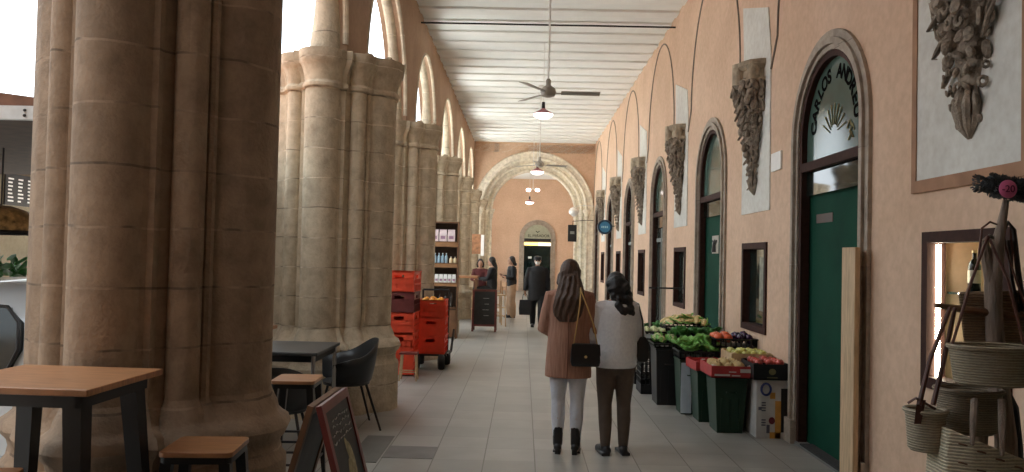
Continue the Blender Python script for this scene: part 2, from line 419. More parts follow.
# piers
def circ(cx, cy, r, n=18): return [(cx + r*math.cos(2*PI*k/n), cy + r*math.sin(2*PI*k/n)) for k in range(n)]
def offs(poly, d):
    """offset a convex counter-clockwise outline by d"""
    n = len(poly); out = []
    for i in range(n):
        p0, p1, p2 = Vector(poly[i-1]), Vector(poly[i]), Vector(poly[(i+1) % n])
        e1 = (p1-p0).normalized(); e2 = (p2-p1).normalized()
        n1 = Vector((e1.y, -e1.x)); n2 = Vector((e2.y, -e2.x)); m = (n1+n2); m.normalize()
        k = d / max(.35, m.dot(n1)); out.append((p1.x + m.x*k, p1.y + m.y*k))
    return out
def ccw(poly):
    a = sum(poly[i-1][0]*poly[i][1] - poly[i][0]*poly[i-1][1] for i in range(len(poly)))
    return poly if a > 0 else poly[::-1]
def pier_outlines():
    S = []
    S.append([(-.23, -.52), (.23, -.52), (.23, .52), (-.23, .52)])
    for s in (-1, 1): S.append(circ(0, s*.52, .185, 24))
    for s in (-1, 1):
        for q in (-1, 1): S.append(ccw([(s*.02, q*.30), (s*.08, q*.60), (s*.18, q*.55), (s*.235, q*.45), (s*.29, q*.36), (s*.30, q*.2)]))
    for s in (-1, 1):
        S.append(ccw([(s*.20, -.36), (s*.42, -.29), (s*.55, -.25), (s*.66, -.13), (s*.685, 0), (s*.66, .13), (s*.55, .25), (s*.42, .29), (s*.20, .36)]))
        for t in (-1, 1): S.append(circ(s*.335, t*.36, .088, 14))
        for t in (-1, 1): S.append(circ(s*.43, t*.305, .03, 8))
    return S
def sweep_outlines(bm, prof, only=None):
    for S in (only or pier_outlines()):
        loft(bm, [[(x, y, z) for x, y in offs(S, d)] for z, d in prof])
PIER_LABELS = ['stone arcade pier behind the viewpoint', 'stone arcade pier just behind the viewpoint',
  'large clustered stone pier in the left foreground behind the bar table',
  'pale clustered stone pier behind the dark cafe table, second from the front',
  'clustered stone pier behind the stacked red crates', 'clustered stone pier right behind the brown bookshelf',
  'fifth stone pier from the front, behind the chalkboard sign', 'slim looking far stone pier next to last before the end arch',
  'farthest stone pier, engaged against the end wall']
proto = None
for i, c in enumerate(PIERS):
    if i <= 1: continue
    if proto is None:
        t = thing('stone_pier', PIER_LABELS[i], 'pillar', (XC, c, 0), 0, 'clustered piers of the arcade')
        bm = NB(); sweep_outlines(bm, [(.85, 0), (3.46, 0)]); fin('pier_shaft', bm, STONE_SHADE, t)
        bm = NB(); sweep_outlines(bm, [(0, .095), (.50, .095), (.53, .07), (.58, .06), (.62, .07), (.645, .095), (.69, .115), (.735, .10), (.76, .065), (.78, .045), (.82, .035), (.85, .02), (.90, .0)]); fin('pier_base', bm, STONE_SHADE, t)
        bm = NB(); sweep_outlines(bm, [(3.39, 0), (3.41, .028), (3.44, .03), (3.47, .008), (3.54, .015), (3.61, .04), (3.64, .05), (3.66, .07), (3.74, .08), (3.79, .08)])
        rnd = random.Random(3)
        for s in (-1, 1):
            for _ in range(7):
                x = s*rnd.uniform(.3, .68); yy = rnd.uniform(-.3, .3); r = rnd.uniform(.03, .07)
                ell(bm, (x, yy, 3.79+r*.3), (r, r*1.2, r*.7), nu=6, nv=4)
        fin('pier_capital', bm, STONE_SHADE, t)
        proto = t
        near = t
    else:
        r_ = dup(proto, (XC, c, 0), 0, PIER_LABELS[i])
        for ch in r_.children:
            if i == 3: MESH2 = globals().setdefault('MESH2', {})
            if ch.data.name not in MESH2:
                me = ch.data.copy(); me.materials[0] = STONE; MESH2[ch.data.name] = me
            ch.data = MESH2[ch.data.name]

# unseen back wall, made tall, wide and dark to shade the near bays
bm = NB(); bx(bm, -22, 9, Y_BACK-.3, Y_BACK, 0, 9.0); struct(fin('wall_back_blocker', bm, PEACH_D, smooth=False))

# right wall with doors and small windows
holes = []
DOORS = [D0 + CS*k for k in range(-1, 6)]; CORB = [C0 + CS*k for k in range(0, 6)]
for d in DOORS: holes.append(dict(a=d-.72, b=d+.72, zb=0, zs=2.82))
for c in CORB: holes.append(dict(a=c-.42, b=c+.42, zb=.97, zt=1.86))
holes.sort(key=lambda h: h['a'])
bm = NB(); holed_wall(bm, Y_BACK, Y_END, 0, ZC+.3, XR, XR+.5, holes); struct(fin('wall_right', bm, PEACH, smooth=False))
# far side of shops: dark boxes of rooms
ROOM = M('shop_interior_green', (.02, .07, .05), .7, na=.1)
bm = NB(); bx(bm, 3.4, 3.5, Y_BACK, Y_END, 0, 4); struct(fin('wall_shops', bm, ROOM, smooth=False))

CHALKT = M('dark_sign_lettering', (.008, .008, .008), 1.0, na=0, spec=0.0)
GOLD = M('faded_gold_paint', (.30, .27, .13), .6, na=.1)
OPAQ = M('pale_green_lunette_glass', (.075, .125, .105), .09, ns=2, na=.15, spec=.5)
DOORL = ['green', 'green', 'green', 'dark', 'dark', 'dark', 'dark', 'dark']
for i, d in enumerate(DOORS):
    n = i+2
    bm = NB()
    arch_band(bm, d, .79, .865, 0, 2.82, XR-.03, XR+.02)
    arch_band(bm, d, .745, .80, 0, 2.82, XR-.055, XR+.03)
    arch_band(bm, d, .70, .755, 0, 2.82, XR-.025, XR+.05)
    for s in (-1, 1): bx(bm, XR-.062, XR, d+s*.785-.09, d+s*.785+.09, 0, .22)
    t = fin('door_%d' % n, bm, FRAME); struct(t)
    bm = NB(); arch_band(bm, d, .645, .70, 0, 2.82, XR-.005, XR+.075)
    bx(bm, XR-.005, XR+.075, d-.66, d+.66, 2.54, 2.62)
    fin('wood_frame', bm, WOODF, t)
    bm = NB(); r = .66
    pts = [(XR+.045, d - r*math.cos(PI*k/24), 2.82 + r*math.sin(PI*k/24)) for k in range(25)]
    pts = [(XR+.045, d-r, 2.6)] + pts + [(XR+.045, d+r, 2.6)]
    loft(bm, [[p for p in pts], [(p[0]+.012, p[1], p[2]) for p in pts]]); fin('lunette_glass', bm, OPAQ if n < 6 else GLASS, t)
    bm = NB(); bx(bm, XR+.045, XR+.057, d-.66, d+.66, 2.32, 2.55); fin('transom_glass', bm, GLASS, t)
    m = GREEN if n in (3, 4, 2) else M('dark_glazed_door', (.05, .06, .055), .15, na=.1)
    xs = XR+.085
    bm = NB(); bx(bm, xs, xs+.05, d-.72, d+.72, 0.03, 2.34)
    if n not in (3,):
        bm2 = None
    g = fin('door_leaf', bm, m, t)
    if n >= 5:
        bm = NB()
        for s in (-1, 1): bx(bm, xs-.03, xs, d+s*.32-.25, d+s*.32+.25, .15, .22); bx(bm, xs-.03, xs, d+s*.32-.25, d+s*.32+.25, 2.05, 2.12)
        bx(bm, xs-.035, xs, d-.04, d+.04, .1, 2.3); fin('door_rail', bm, M('grey_green_rail', (.12, .15, .14), .4), g)
    bm = NB(); bx(bm, XR-.02, XR+.5, d-.72, d+.72, .0, .03); fin('threshold', bm, DKT, t)
    if n == 3:
        # lettering round the lunette, with a gold fan of strokes below
        s = 'CARLOS ANDREU'; R0 = .475
        for k, ch in enumerate(s):
            if ch == ' ': continue
            a = math.radians(172 - 164*k/(len(s)-1))      # angle measured from the near (-y) side
            # reader faces +x: left is +y
            yy = d - R0*math.cos(a)*1.0; zz = 2.86 + R0*math.sin(a)
            m4 = Matrix.Translation((XR+.042, yy, zz)) @ Matrix.Rotation(-(a-PI/2), 4, 'X') @ face_mtx((0, 0, 0), '-x')
            text('lettering', ch, .17, CHALKT, t, m4, .001, off=.006)
        bm = NB()
        for k in range(9):
            a = math.radians(20+17.5*k)
            tube(bm, [(XR+.041, d+.09*math.cos(a), 2.80+.09*math.sin(a)), (XR+.041, d+.27*math.cos(a+.1), 2.80+.27*math.sin(a+.1))], [.004, .007], 5)
        for yy, zz in ((d-.36, 2.74), (d-.33, 2.84), (d-.38, 2.80)):
            tube(bm, [(XR+.041, yy+.04, zz-.03), (XR+.041, yy-.02, zz+.03), (XR+.041, yy-.05, zz-.02)], .008, 5)
        fin('gold_fan', bm, GOLD, t)
        bm = NB(); bx(bm, xs-.006, xs, d+.10, d+.48, 2.06, 2.14); fin('door_notice', bm, M('dark_brown_notice', (.06, .03, .02), .5), t)
    if n == 4:
        bm = NB(); bx(bm, xs-.006, xs, d-.12, d+.24, 1.80, 2.05); po = fin('poster', bm, M('beige_poster_paper', (.40, .37, .32), .8), t)
        bm = NB(); tube(bm, [(xs-.012, d+.17, 1.98), (xs-.012, d+.06, 1.90), (xs-.012, d-.05, 1.98)], .012, 6); tube(bm, [(xs-.012, d+.06, 1.95), (xs-.012, d+.06, 1.82)], [.03, .05], 6); ell(bm, (xs-.012, d+.06, 1.97), (.01, .025, .03))
        fin('poster_figure', bm, BLACK, po)

# small windows under the corbels
for i, c in enumerate(CORB):
    bm = NB()
    x0, x1 = XR-.02, XR+.10
    for (a, b, z0, z1) in ((-.47, -.40, .92, 1.91), (.40, .47, .92, 1.91), (-.40, .40, .92, .99), (-.40, .40, 1.84, 1.91)):
        bx(bm, x0, x1, c+a, c+b, z0, z1)
    t = fin('window_%d' % (i+1), bm, WOODF); struct(t)
    if i == 0:
        CR = M('cream_niche_paint', (.80, .84, .60), .6, na=.05)
        bm = NB(); bx(bm, XR+.42, XR+.47, c-.55, c+.6, .9, 1.95); bx(bm, XR+.1, XR+.47, c-.55, c+.6, .90, .97); bx(bm, XR+.1, XR+.47, c-.55, c+.6, 1.88, 1.95)
        bx(bm, XR+.1, XR+.47, c-.47, c-.41, .9, 1.95)
        fin('niche', bm, CR, t)
        bm = NB(); tube(bm, [(XR+.05, c+.392, .99), (XR+.05, c+.392, 1.83)], .014, 10)
        fin('light_tube', bm, M('tube_light', (1, .95, .8), .5, na=0, emit=(1, .95, .74), es=40), t)
    else:
        bm = NB(); bx(bm, XR+.06, XR+.07, c-.4, c+.4, .99, 1.84); fin('window_glass', bm, GLASS, t)
        bm = NB(); bx(bm, XR+.05, XR+.058, c-.30, c-.02, 1.15, 1.75); fin('menu_board', bm, M('grey_green_menu', (.16, .17, .12), .4, ns=14, na=.5), t)

# white rendered panels and broken vault traces on the right wall
LINE = M('groove_shadow_grey', (.20, .17, .14), .9)  # dark tone stands for the shadow in the vault trace grooves
for i, c in enumerate(CORB):
    bm = NB()
    hw = .56
    z1 = ZC-.02
    if c < 6:
        bx(bm, XR-.012, XR+.01, c-hw, c+hw, 2.25, z1)
    else:
        loft(bm, [[(XR-.012, c-hw+.02, 2.25), (XR-.012, c+hw-.02, 2.25), (XR-.012, c+hw-.05, 3.95), (XR-.012, c+.60, 4.75), (XR-.012, c-.40, 4.45), (XR-.012, c-hw+.05, 3.95)],
                  [(XR+.01, c-hw+.02, 2.25), (XR+.01, c+hw-.02, 2.25), (XR+.01, c+hw-.05, 3.95), (XR+.01, c+.60, 4.75), (XR+.01, c-.40, 4.45), (XR+.01, c-hw+.05, 3.95)]])
    struct(fin('trim_%d' % (30+i), bm, PATCH, smooth=False), 'pale rendered wall panel behind the carved corbel', 'wall panel')
    if c < 6:
        bm = NB()
        for (a, b, z0, z_1) in ((-hw-.06, -hw, 2.25, z1), (hw, hw+.06, 2.25, z1), (-hw-.06, hw+.06, 2.17, 2.25)): bx(bm, XR-.02, XR+.01, c+a, c+b, z0, z_1)
        struct(fin('trim_%d' % (40+i), bm, M('brown_plaster_edge', (.36, .20, .12), .9, ns=5, na=.2), smooth=False))
for i, d in enumerate(DOORS):
    bm = NB(); pts = []
    for k in range(0, 25):
        a = PI*k/24
        pts.append((XR-.004, d - 1.42*math.cos(a), 4.05 + 1.78*math.sin(a)))
    pts = [(XR-.004, d-1.62, 3.75)] + pts + [(XR-.004, d+1.62, 3.75)]
    tube(bm, pts, .014, 6)
    struct(fin('trim_%d' % (50+i), bm, LINE))

# end wall: wall with a wide arch of three receding orders, and the space beyond
XM = (XR+XL)/2
bm = NB()
def wall_y(bm, y0, y1, x0, x1, z1, r, zs):
    seg = 28
    def quad(pts):
        for y in (y0, y1): bm.faces.new([bm.verts.new((p[0], y, p[1])) for p in pts])
    quad([(x0, 0), (XM-r, 0), (XM-r, z1), (x0, z1)]); quad([(XM+r, 0), (x1, 0), (x1, z1), (XM+r, z1)])
    pts = [(XM-r*math.cos(PI*k/seg), zs+r*math.sin(PI*k/seg)) for k in range(seg+1)]
    for p, q in zip(pts, pts[1:]): quad([p, q, (q[0], z1), (p[0], z1)])
    pts = [(XM-r, 0)] + pts + [(XM+r, 0)]
    for p, q in zip(pts, pts[1:]): bm.faces.new([bm.verts.new(v) for v in ((p[0], y0, p[1]), (p[0], y1, p[1]), (q[0], y1, q[1]), (q[0], y0, q[1]))])
    bmesh.ops.remove_doubles(bm, verts=bm.verts, dist=1e-5)
wall_y(bm, Y_END, Y_END+1.1, -2.9, 3.4, ZC+.3, 2.15, 3.45)
struct(fin('wall_end', bm, PEACH, smooth=False))
bm = NB()
arch_band_y(bm, XM, 1.98, 2.24, 0, 3.42, Y_END-.05, Y_END+.35)
arch_band_y(bm, XM, 1.80, 2.02, 0, 3.40, Y_END+.25, Y_END+.7)
arch_band_y(bm, XM, 1.60, 1.84, 0, 3.38, Y_END+.55, Y_END+1.1)
for (r, yy, rt) in ((2.0, Y_END-.03, .055), (1.82, Y_END+.27, .06), (1.62, Y_END+.57, .06), (2.22, Y_END-.05, .04)):
    tube(bm, [(XM-r, yy, 0)] + [(XM-r*math.cos(PI*k/28), yy, 3.4+r*math.sin(PI*k/28)) for k in range(29)] + [(XM+r, yy, 0)], rt, 10)
for (r, yy) in ((2.0, Y_END), (1.82, Y_END+.3), (1.62, Y_END+.6)):
    for s in (-1, 1): lathe(bm, [(.07, 3.15), (.09, 3.2), (.08, 3.25), (.13, 3.4), (.15, 3.42), (.15, 3.5)], (XM+s*r, yy, 0), 10)
struct(fin('trim_4', bm, STONE_E), 'moulded stone arch of three orders closing the corridor', 'arch')
bm = NB(); bx(bm, -2.9, -2.6, Y_END+1, 32.6, 0, 5.6); bx(bm, -2.9, -2.6, 37.6, 41, 0, 5.6); bx(bm, -2.9, -2.6, 32.6, 37.6, 4.6, 5.6); struct(fin('wall_far_left', bm, PEACH, smooth=False))
bm = NB(); bx(bm, XC-.2, XC+.2, Y_BACK, 2.7, 0, ZS+.1); struct(fin('wall_left_blocker', bm, PEACH_D, smooth=False))  # unseen wall added to close the near bays and darken the first pier
bm = NB(); bx(bm, 3.2, 3.4, Y_END+1, 41, 0, 5.6); struct(fin('wall_far_right', bm, PEACH, smooth=False))
bm = NB(); bx(bm, -2.9, 3.4, Y_FAR, Y_FAR+.3, 0, 5.6); struct(fin('wall_far', bm, PEACH, smooth=False))
# cafe door in the far wall
XD = .705
bm = NB()
arch_band_y(bm, XD, .70, .90, 0, 2.66, Y_FAR-.08, Y_FAR+.02); arch_band_y(bm, XD, .66, .74, 0, 2.66, Y_FAR-.12, Y_FAR+.02)
t = struct(fin('door_9', bm, FRAME))
bm = NB(); bx(bm, XD-.67, XD+.67, Y_FAR-.04, Y_FAR-.03, .02, 2.2); fin('door_glass', bm, GLASS, t)
bm = NB(); r = .67; pts = [(XD-r, Y_FAR-.05, 2.62)] + [(XD-r*math.cos(PI*k/20), Y_FAR-.05, 2.66+r*math.sin(PI*k/20)) for k in range(21)] + [(XD+r, Y_FAR-.05, 2.62)]
loft(bm, [pts, [(p[0], p[1]+.02, p[2]) for p in pts]]); lg = fin('lunette_sign', bm, M('lit_cream_lunette', (.38, .40, .30), .3, na=.1), t)
text('lettering', 'EL MIRADOR', .19, CHALKT, lg, face_mtx((XD+.05, Y_FAR-.056, 2.76), '-y'))
bm = NB(); tube(bm, [(XD-.09, Y_FAR-.06, 3.0), (XD, Y_FAR-.06, 2.93), (XD+.09, Y_FAR-.06, 3.0)], .02, 6); fin('emblem', bm, CHALKT, lg)
bm = NB(); bx(bm, XD-.67, XD+.67, Y_FAR-.09, Y_FAR-.03, 2.47, 2.62); fin('door_lintel', bm, BLACK, t)
YL = M('yellow_light_box', (1, .9, .4), .5, na=0, emit=(1, .86, .28), es=1.6); WL = M('white_light_box', (1, .97, .8), .5, na=0, emit=(1, .93, .62), es=1.8)
bm = NB(); bx(bm, XD-.66, XD+.02, Y_FAR-.12, Y_FAR-.06, 2.28, 2.42); fin('light_box', bm, YL, t)
bm = NB(); bx(bm, XD+.04, XD+.66, Y_FAR-.12, Y_FAR-.06, 2.28, 2.42); fin('light_box', bm, WL, t)
bm = NB(); bx(bm, XD-.67, XD+.67, Y_FAR-.07, Y_FAR-.03, 2.2, 2.27); fin('door_head', bm, BLACK, t)
bm = NB(); bx(bm, XD-.45, XD-.28, Y_FAR-.06, Y_FAR-.045, 1.62, 1.72); fin('door_sticker', bm, WHITE, t)

# tie rod high under the ceiling
bm = NB(); tube(bm, [(XL, 14.05, 5.80), (XR, 14.05, 5.80)], .016, 6); struct(fin('tie_rod', bm, BLACK), 'thin black rod crossing the corridor under the ceiling', 'rod')

# ================================================================ CARVED CORBELS
def make_corbel(seed, label):
    rnd = random.Random(seed)
    t = thing('carved_corbel', label, 'corbel', (0, 0, 0), 0, 'carved corbels along the right wall')
    # wall plane is x = 0, corbel grows towards -x
    bm = NB()
    prof = [(-1.50, .03), (-1.44, .07), (-1.30, .08), (-1.15, .12), (-.95, .17), (-.75, .24), (-.5, .32), (-.25, .38), (-.05, .40), (0, .38)]
    lathe(bm, [(r*.82, z) for z, r in prof], (0, 0, 0), 14, .72, 1.0, PI/2, 3*PI/2)
    # curling leaves and scrolls in tiers
    for tier in range(16):
        z = -1.42 + tier*.092
        R = max(.05, .05 + .34*((z+1.5)/1.5)**1.05)
        k = 4 + tier//2
        for q in range(k):
            a = PI/2 + PI*(q+.5+rnd.uniform(-.25, .25))/k
            dx, dy = .78*math.cos(a), math.sin(a)
            sz = rnd.uniform(.7, 1.1)*(.036+.034*(tier/15))
            base = Vector((R*dx, R*dy, z))
            kind = rnd.random()
            if kind < .20:      # a leaf that hangs and curls outwards
                pts = [base+Vector((dx*-.02, dy*-.02, sz*1.6)), base+Vector((dx*.04, dy*.04, sz*.7)), base+Vector((dx*.075, dy*.075, -sz*.4)), base+Vector((dx*.10, dy*.10+rnd.uniform(-.02, .02), -sz*1.1)), base+Vector((dx*.07, dy*.07, -sz*1.25))]
                tube(bm, pts, [sz*.35, sz*.75, sz*.8, sz*.5, sz*.15], 7, flat=.45)
            elif kind < .50:     # a scroll
                pts = []; rr = sz*.95; T = Vector((-dy, dx, 0)) if abs(dx) > .3 else Vector((-dy*.5, dx, 0)).normalized()
                o0 = base + Vector((dx*.03, dy*.03, 0)); sgn = rnd.choice((-1, 1))
                for u in range(11):
                    th = u*.75; ra = rr*(1-u*.075)
                    pts.append(o0 + T*(ra*math.cos(th)*sgn) + Vector((0, 0, ra*math.sin(th))) + Vector((dx, dy, 0))*(.004*u))
                tube(bm, pts, [sz*.32]*8+[sz*.26, sz*.22, sz*.15], 6)
            else:
                rr2 = Euler((rnd.uniform(-.9, .9), rnd.uniform(-.9, .9), a)).to_matrix(); q2 = rnd.uniform(.8, 1.5); ell(bm, base + Vector((dx*.015, dy*.015, 0)), (sz*.75*q2, sz*.55, sz*1.05*q2), rr2, 9, 7)
    # sprays springing sideways
    for s in (-1, 1):
        for q in range(3):
            z = -.85+q*.07+rnd.uniform(-.02, .02)
            y0 = s*.16
            tube(bm, [(-.05, y0, z-.12), (-.08, s*(.24+q*.02), z-.02), (-.06, s*(.30+q*.025), z+.09)], [.02, .018, .006], 6, flat=.6)
    # tip bud
    for q in range(5):
        a = PI/2 + PI*(q+.5)/5
        tube(bm, [(.06*math.cos(a), .06*math.sin(a), -1.22), (.10*math.cos(a), .095*math.sin(a), -1.34), (.06*math.cos(a), .05*math.sin(a), -1.46), (.015*math.cos(a), .01*math.sin(a), -1.53)], [.015, .03, .028, .008], 6)
    fin('foliage', bm, CARVE, t)
    bm = NB()
    n = 12
    def half(r, rx): return [(0, r)]+[(-rx*math.sin(PI*k/n), r*math.cos(PI*k/n)) for k in range(1, n)]+[(0, -r)]
    R = [[(x+.0, y, z) for x, y in half(r, r*.8)] for z, r in ((-.02, .36), (0, .40), (.05, .41), (.07, .34), (.18, .33), (.20, .38), (.24, .42), (.30, .42))]
    loft(bm, R)
    for y, r in ((.27, .10), (-.27, .10), (0, .12)):
        lathe(bm, [(r, 0), (r, .30)], (-.26 if y == 0 else -.14, y, 0), 10)
    fin('impost', bm, CAPST, t)
    return t
CL = ['carved stone corbel above the view, out to the near side', 'large dark carved corbel on the white panel at the top right corner',
      'carved stone corbel between the two green doors with pale stone above it', 'third carved corbel from the right, beside the second green door',
      'fourth carved corbel from the right on the peach wall', 'fifth carved corbel from the right, above the blue round sign', 'farthest carved corbel before the end arch']
for i, c in enumerate(CORB):
    cb = make_corbel(21+i, CL[i+1]); cb.location = (XR-.01, c, 3.67 if c > 6 else 3.97)
    cb.scale = (.72, .86, .8) if c > 6 else (.75, 1.15, 1)
    if c < 6: cb.location.y = 4.68

# white plaque
bm = NB(); bx(bm, XR-.02, XR, 8.10, 8.42, 2.64, 2.83); tag(fin('wall_plaque', bm, WHITE, smooth=False, bevel=.004), 'small blank white plaque on peach wall beside the first green door', 'plaque')
# ================================================================ OUTSIDE THE ARCADE (left edge of the view)
FAC = plaster_mat('beige_facade', (.24, .20, .13), (.18, .15, .10))
TILE = M('brown_roof_tile', (.16, .075, .045), .8, ns=9, na=.3)
bm = NB(); holed_wall(bm, 2, 30, 0, 3.3, -10.2, -9.8, [dict(a=11.2, b=12.3, zb=0, zt=2.5), dict(a=14.0, b=14.75, zb=0, zt=2.75), dict(a=17.5, b=18.6, zb=.8, zt=2.5)])
bx(bm, -10.7, -10.6, 2, 30, 0, 3.2)
ft = thing('courtyard_building', 'low beige building with brown tiled eaves across the courtyard', 'building', (0, 0, 0))
fin('facade_wall', bm, FAC, ft, smooth=False)
bm = NB(); loft(bm, [[(-7.9, 2, 3.25), (-10.8, 2, 4.3), (-10.8, 2, 4.2), (-7.9, 2, 3.15)], [(-7.9, 30, 3.25), (-10.8, 30, 4.3), (-10.8, 30, 4.2), (-7.9, 30, 3.15)]]); fin('tiled_eaves', bm, TILE, ft, smooth=False)
bm = NB(); bx(bm, -8.0, -7.88, 2, 30, 3.02, 3.16); fin('gutter', bm, M('weathered_gutter', (.35, .30, .22), .6), ft, smooth=False)
bm = NB(); bx(bm, -9.8, -9.77, 14.9, 15.9, 2.45, 3.05); mb = fin('menu_board', bm, BLACK, ft, smooth=False)
for k in range(3):
    bm = NB(); rr = random.Random(k)
    for q in range(7): bx(bm, -9.765, -9.76, 15.05+k*.3-.08, 15.05+k*.3-.08+rr.uniform(.08, .18), 2.52+q*.07, 2.55+q*.07)
    fin('menu_column', bm, WHITE, mb, smooth=False)
# big white parasol with a dark printed flourish
t = thing('white_parasol', 'large white parasol with dark printed flourish outside the arcade', 'parasol', (-6.1, 11.6, 0))
bm = NB(); R = []
for z, r in ((3.02, 1.75), (3.22, 1.72), (3.55, 1.1), (3.95, .25), (4.02, .06)): R.append([(r*sx_, r*sy_, z) for sx_, sy_ in ((-1, -1), (0, -1.02), (1, -1), (1.02, 0), (1, 1), (0, 1.02), (-1, 1), (-1.02, 0))])
loft(bm, R, caps=False); o = fin('canopy', bm, M('white_canvas', (.80, .80, .80), .8, na=.03), t, smooth=False)
sm = o.modifiers.new('solid', 'SOLIDIFY'); sm.thickness = .01
bm = NB(); tube(bm, [(-.2, -1.80, 2.90), (-.75, -1.35, 3.46)], .001, 4) if False else None
pts = []
for k in range(14):
    a = k*.55; pts.append((-1.02+.11*math.cos(a)+k*.018, -1.42-.006*k, 3.42+.13*math.sin(a)*.8))
tube(bm, pts, [.012+.012*math.sin(k*.9)**2 for k in range(14)], 6)
fin('printed_flourish', bm, M('navy_print', (.03, .05, .07), .7, na=0), o)
bm = NB(); tube(bm, [(0, 0, 0), (0, 0, 4.0)], .035, 10); fin('pole', bm, BROWNW, t)
bm = NB(); bx(bm, -.4, .4, -.4, .4, 0, .08); fin('parasol_base', bm, DKT, t)
# timber beam and white fascia of a nearer awning
t = thing('awning', 'brown timber and white fascia awning seen at the far left edge', 'awning', (0, 0, 0))
bm = NB(); bx(bm, -7.6, -2.95, 5.25, 9.6, 2.55, 2.60); fin('awning_ceiling', bm, M('dark_awning_boards', (.06, .035, .025), .8, ns=9, na=.3), t, smooth=False)
bm = NB(); loft(bm, [[(-7.6, 5.25, 2.60), (-7.6, 9.6, 2.64), (-7.6, 9.6, 3.25), (-7.6, 5.25, 3.18)], [(-2.95, 5.25, 2.60), (-2.95, 9.6, 2.64), (-2.95, 9.6, 2.68), (-2.95, 5.25, 2.64)]]); fin('timber_roof', bm, TILE, t, smooth=False)
bm = NB(); bx(bm, -7.6, -2.95, 5.20, 5.25, 2.52, 2.61); f = fin('white_fascia', bm, M('grey_white_fascia', (.55, .57, .58), .6), t, smooth=False)
for z in (2.545, 2.58): bm = NB(); ell(bm, (-3.30, 5.195, z), (.012, .006, .010)); fin('bolt', bm, BLACK, f)
for x in (-7.5, -3.05): bm = NB(); bx(bm, x-.05, x+.05, 9.45, 9.55, 0, 2.55); fin('post', bm, WHITE, t, smooth=False)
# hanging patterned lamp shade
t = thing('hanging_lamp_shade', 'dome shaped hanging shade with fruit pattern and dark rim outside', 'lamp', (-4.62, 7.0, 1.80))
bm = NB(); lathe(bm, [(.32, 0), (.31, .06), (.27, .14), (.19, .20), (.08, .235), (.01, .24)], n=24); fin('shade', bm, M('mottled_cream_glass', (.42, .28, .12), .35, ns=16, na=.75), t)
bm = NB(); tube(bm, [(.325*math.cos(2*PI*k/24), .325*math.sin(2*PI*k/24), 0) for k in range(25)], .022, 6); fin('shade_rim', bm, BLACK, t)
bm = NB(); tube(bm, [(0, 0, .23), (0, 0, .75)], .008, 5); fin('cord', bm, BLACK, t)
# potted plant on a plinth
t = thing('potted_plant', 'leafy green potted plant standing beyond the white car', 'plant', (-5.75, 9.0, 0)); t.scale = (1.15, 1.15, 1.08)
bm = NB(); lathe(bm, [(.22, 0), (.25, .1), (.30, .9), (.32, 1.0), (.27, 1.0)], n=20); fin('plant_pot', bm, WHITE, t)
LEAF = M('plant_leaf_green', (.05, .20, .05), .5, ns=8, na=.35)
bm = NB(); rl = random.Random(5)
for k in range(150):
    a = rl.uniform(0, 2*PI); r = rl.uniform(.05, .62); z = 1.05+rl.uniform(0, .42)*(1-r*.7)
    p = Vector((r*math.cos(a), r*math.sin(a), z)); rot = Euler((rl.uniform(-1, 1), rl.uniform(-1, 1), a)).to_matrix()
    ell(bm, p, (.085, .045, .008), rot, 6, 4)
for k in range(14):
    a = k*.45; tube(bm, [(0, 0, .95), (.2*math.cos(a), .2*math.sin(a), 1.15), (.45*math.cos(a), .45*math.sin(a), 1.25)], .008, 4)
fin('foliage', bm, LEAF, t)
# white car parked outside
CARW = M('white_car_paint', (.46, .50, .53), .3, na=0, coat=.8)
t = thing('car', 'small white car parked outside the arcade at the left edge', 'car', (-3.98, 5.3, 0)); t.scale = (1, 1, .97)
def car_ring(y, w, zb, zs, wr, zr):
    return [(-w, y, zb), (-w*1.02, y, (zb+zs)/2), (-w, y, zs), (-wr-(w-wr)*.35, y, zs+(zr-zs)*.55), (-wr, y, zr-.07), (-wr*.75, y, zr-.01), (0, y, zr+.015), (wr*.75, y, zr-.01), (wr, y, zr-.07), (wr+(w-wr)*.35, y, zs+(zr-zs)*.55), (w, y, zs), (w*1.02, y, (zb+zs)/2), (w, y, zb)]
bm = NB()
loft(bm, [car_ring(0, .74, .30, .62, .66, .74), car_ring(.06, .80, .24, .80, .70, .96), car_ring(.22, .82, .22, .90, .66, 1.28), car_ring(.45, .83, .22, .93, .63, 1.40), car_ring(1.3, .84, .22, .93, .62, 1.47), car_ring(2.0, .84, .22, .93, .60, 1.42), car_ring(2.7, .83, .22, .92, .62, 1.02), car_ring(3.4, .80, .24, .78, .68, .84), car_ring(3.62, .72, .32, .60, .6, .66)])
o = fin('car_body', bm, CARW, t)
bm = NB()
rw = [(-.56, .10, .86), (.56, .10, .86), (.60, .17, 1.02), (.55, .25, 1.20), (.42, .33, 1.30), (0, .35, 1.33), (-.42, .33, 1.30), (-.55, .25, 1.20), (-.60, .17, 1.02)]
loft(bm, [[(x, y-.125, z) for x, y, z in rw], [(x, y+.02, z-.02) for x, y, z in rw]]); fin('rear_window', bm, M('car_glass', (.012, .018, .018), .08, na=0, spec=.3), t)
bm = NB(); tube(bm, [(x, y-.12, z) for x, y, z in rw+rw[:1]], .014, 6); fin('window_seal', bm, BLACK, t)
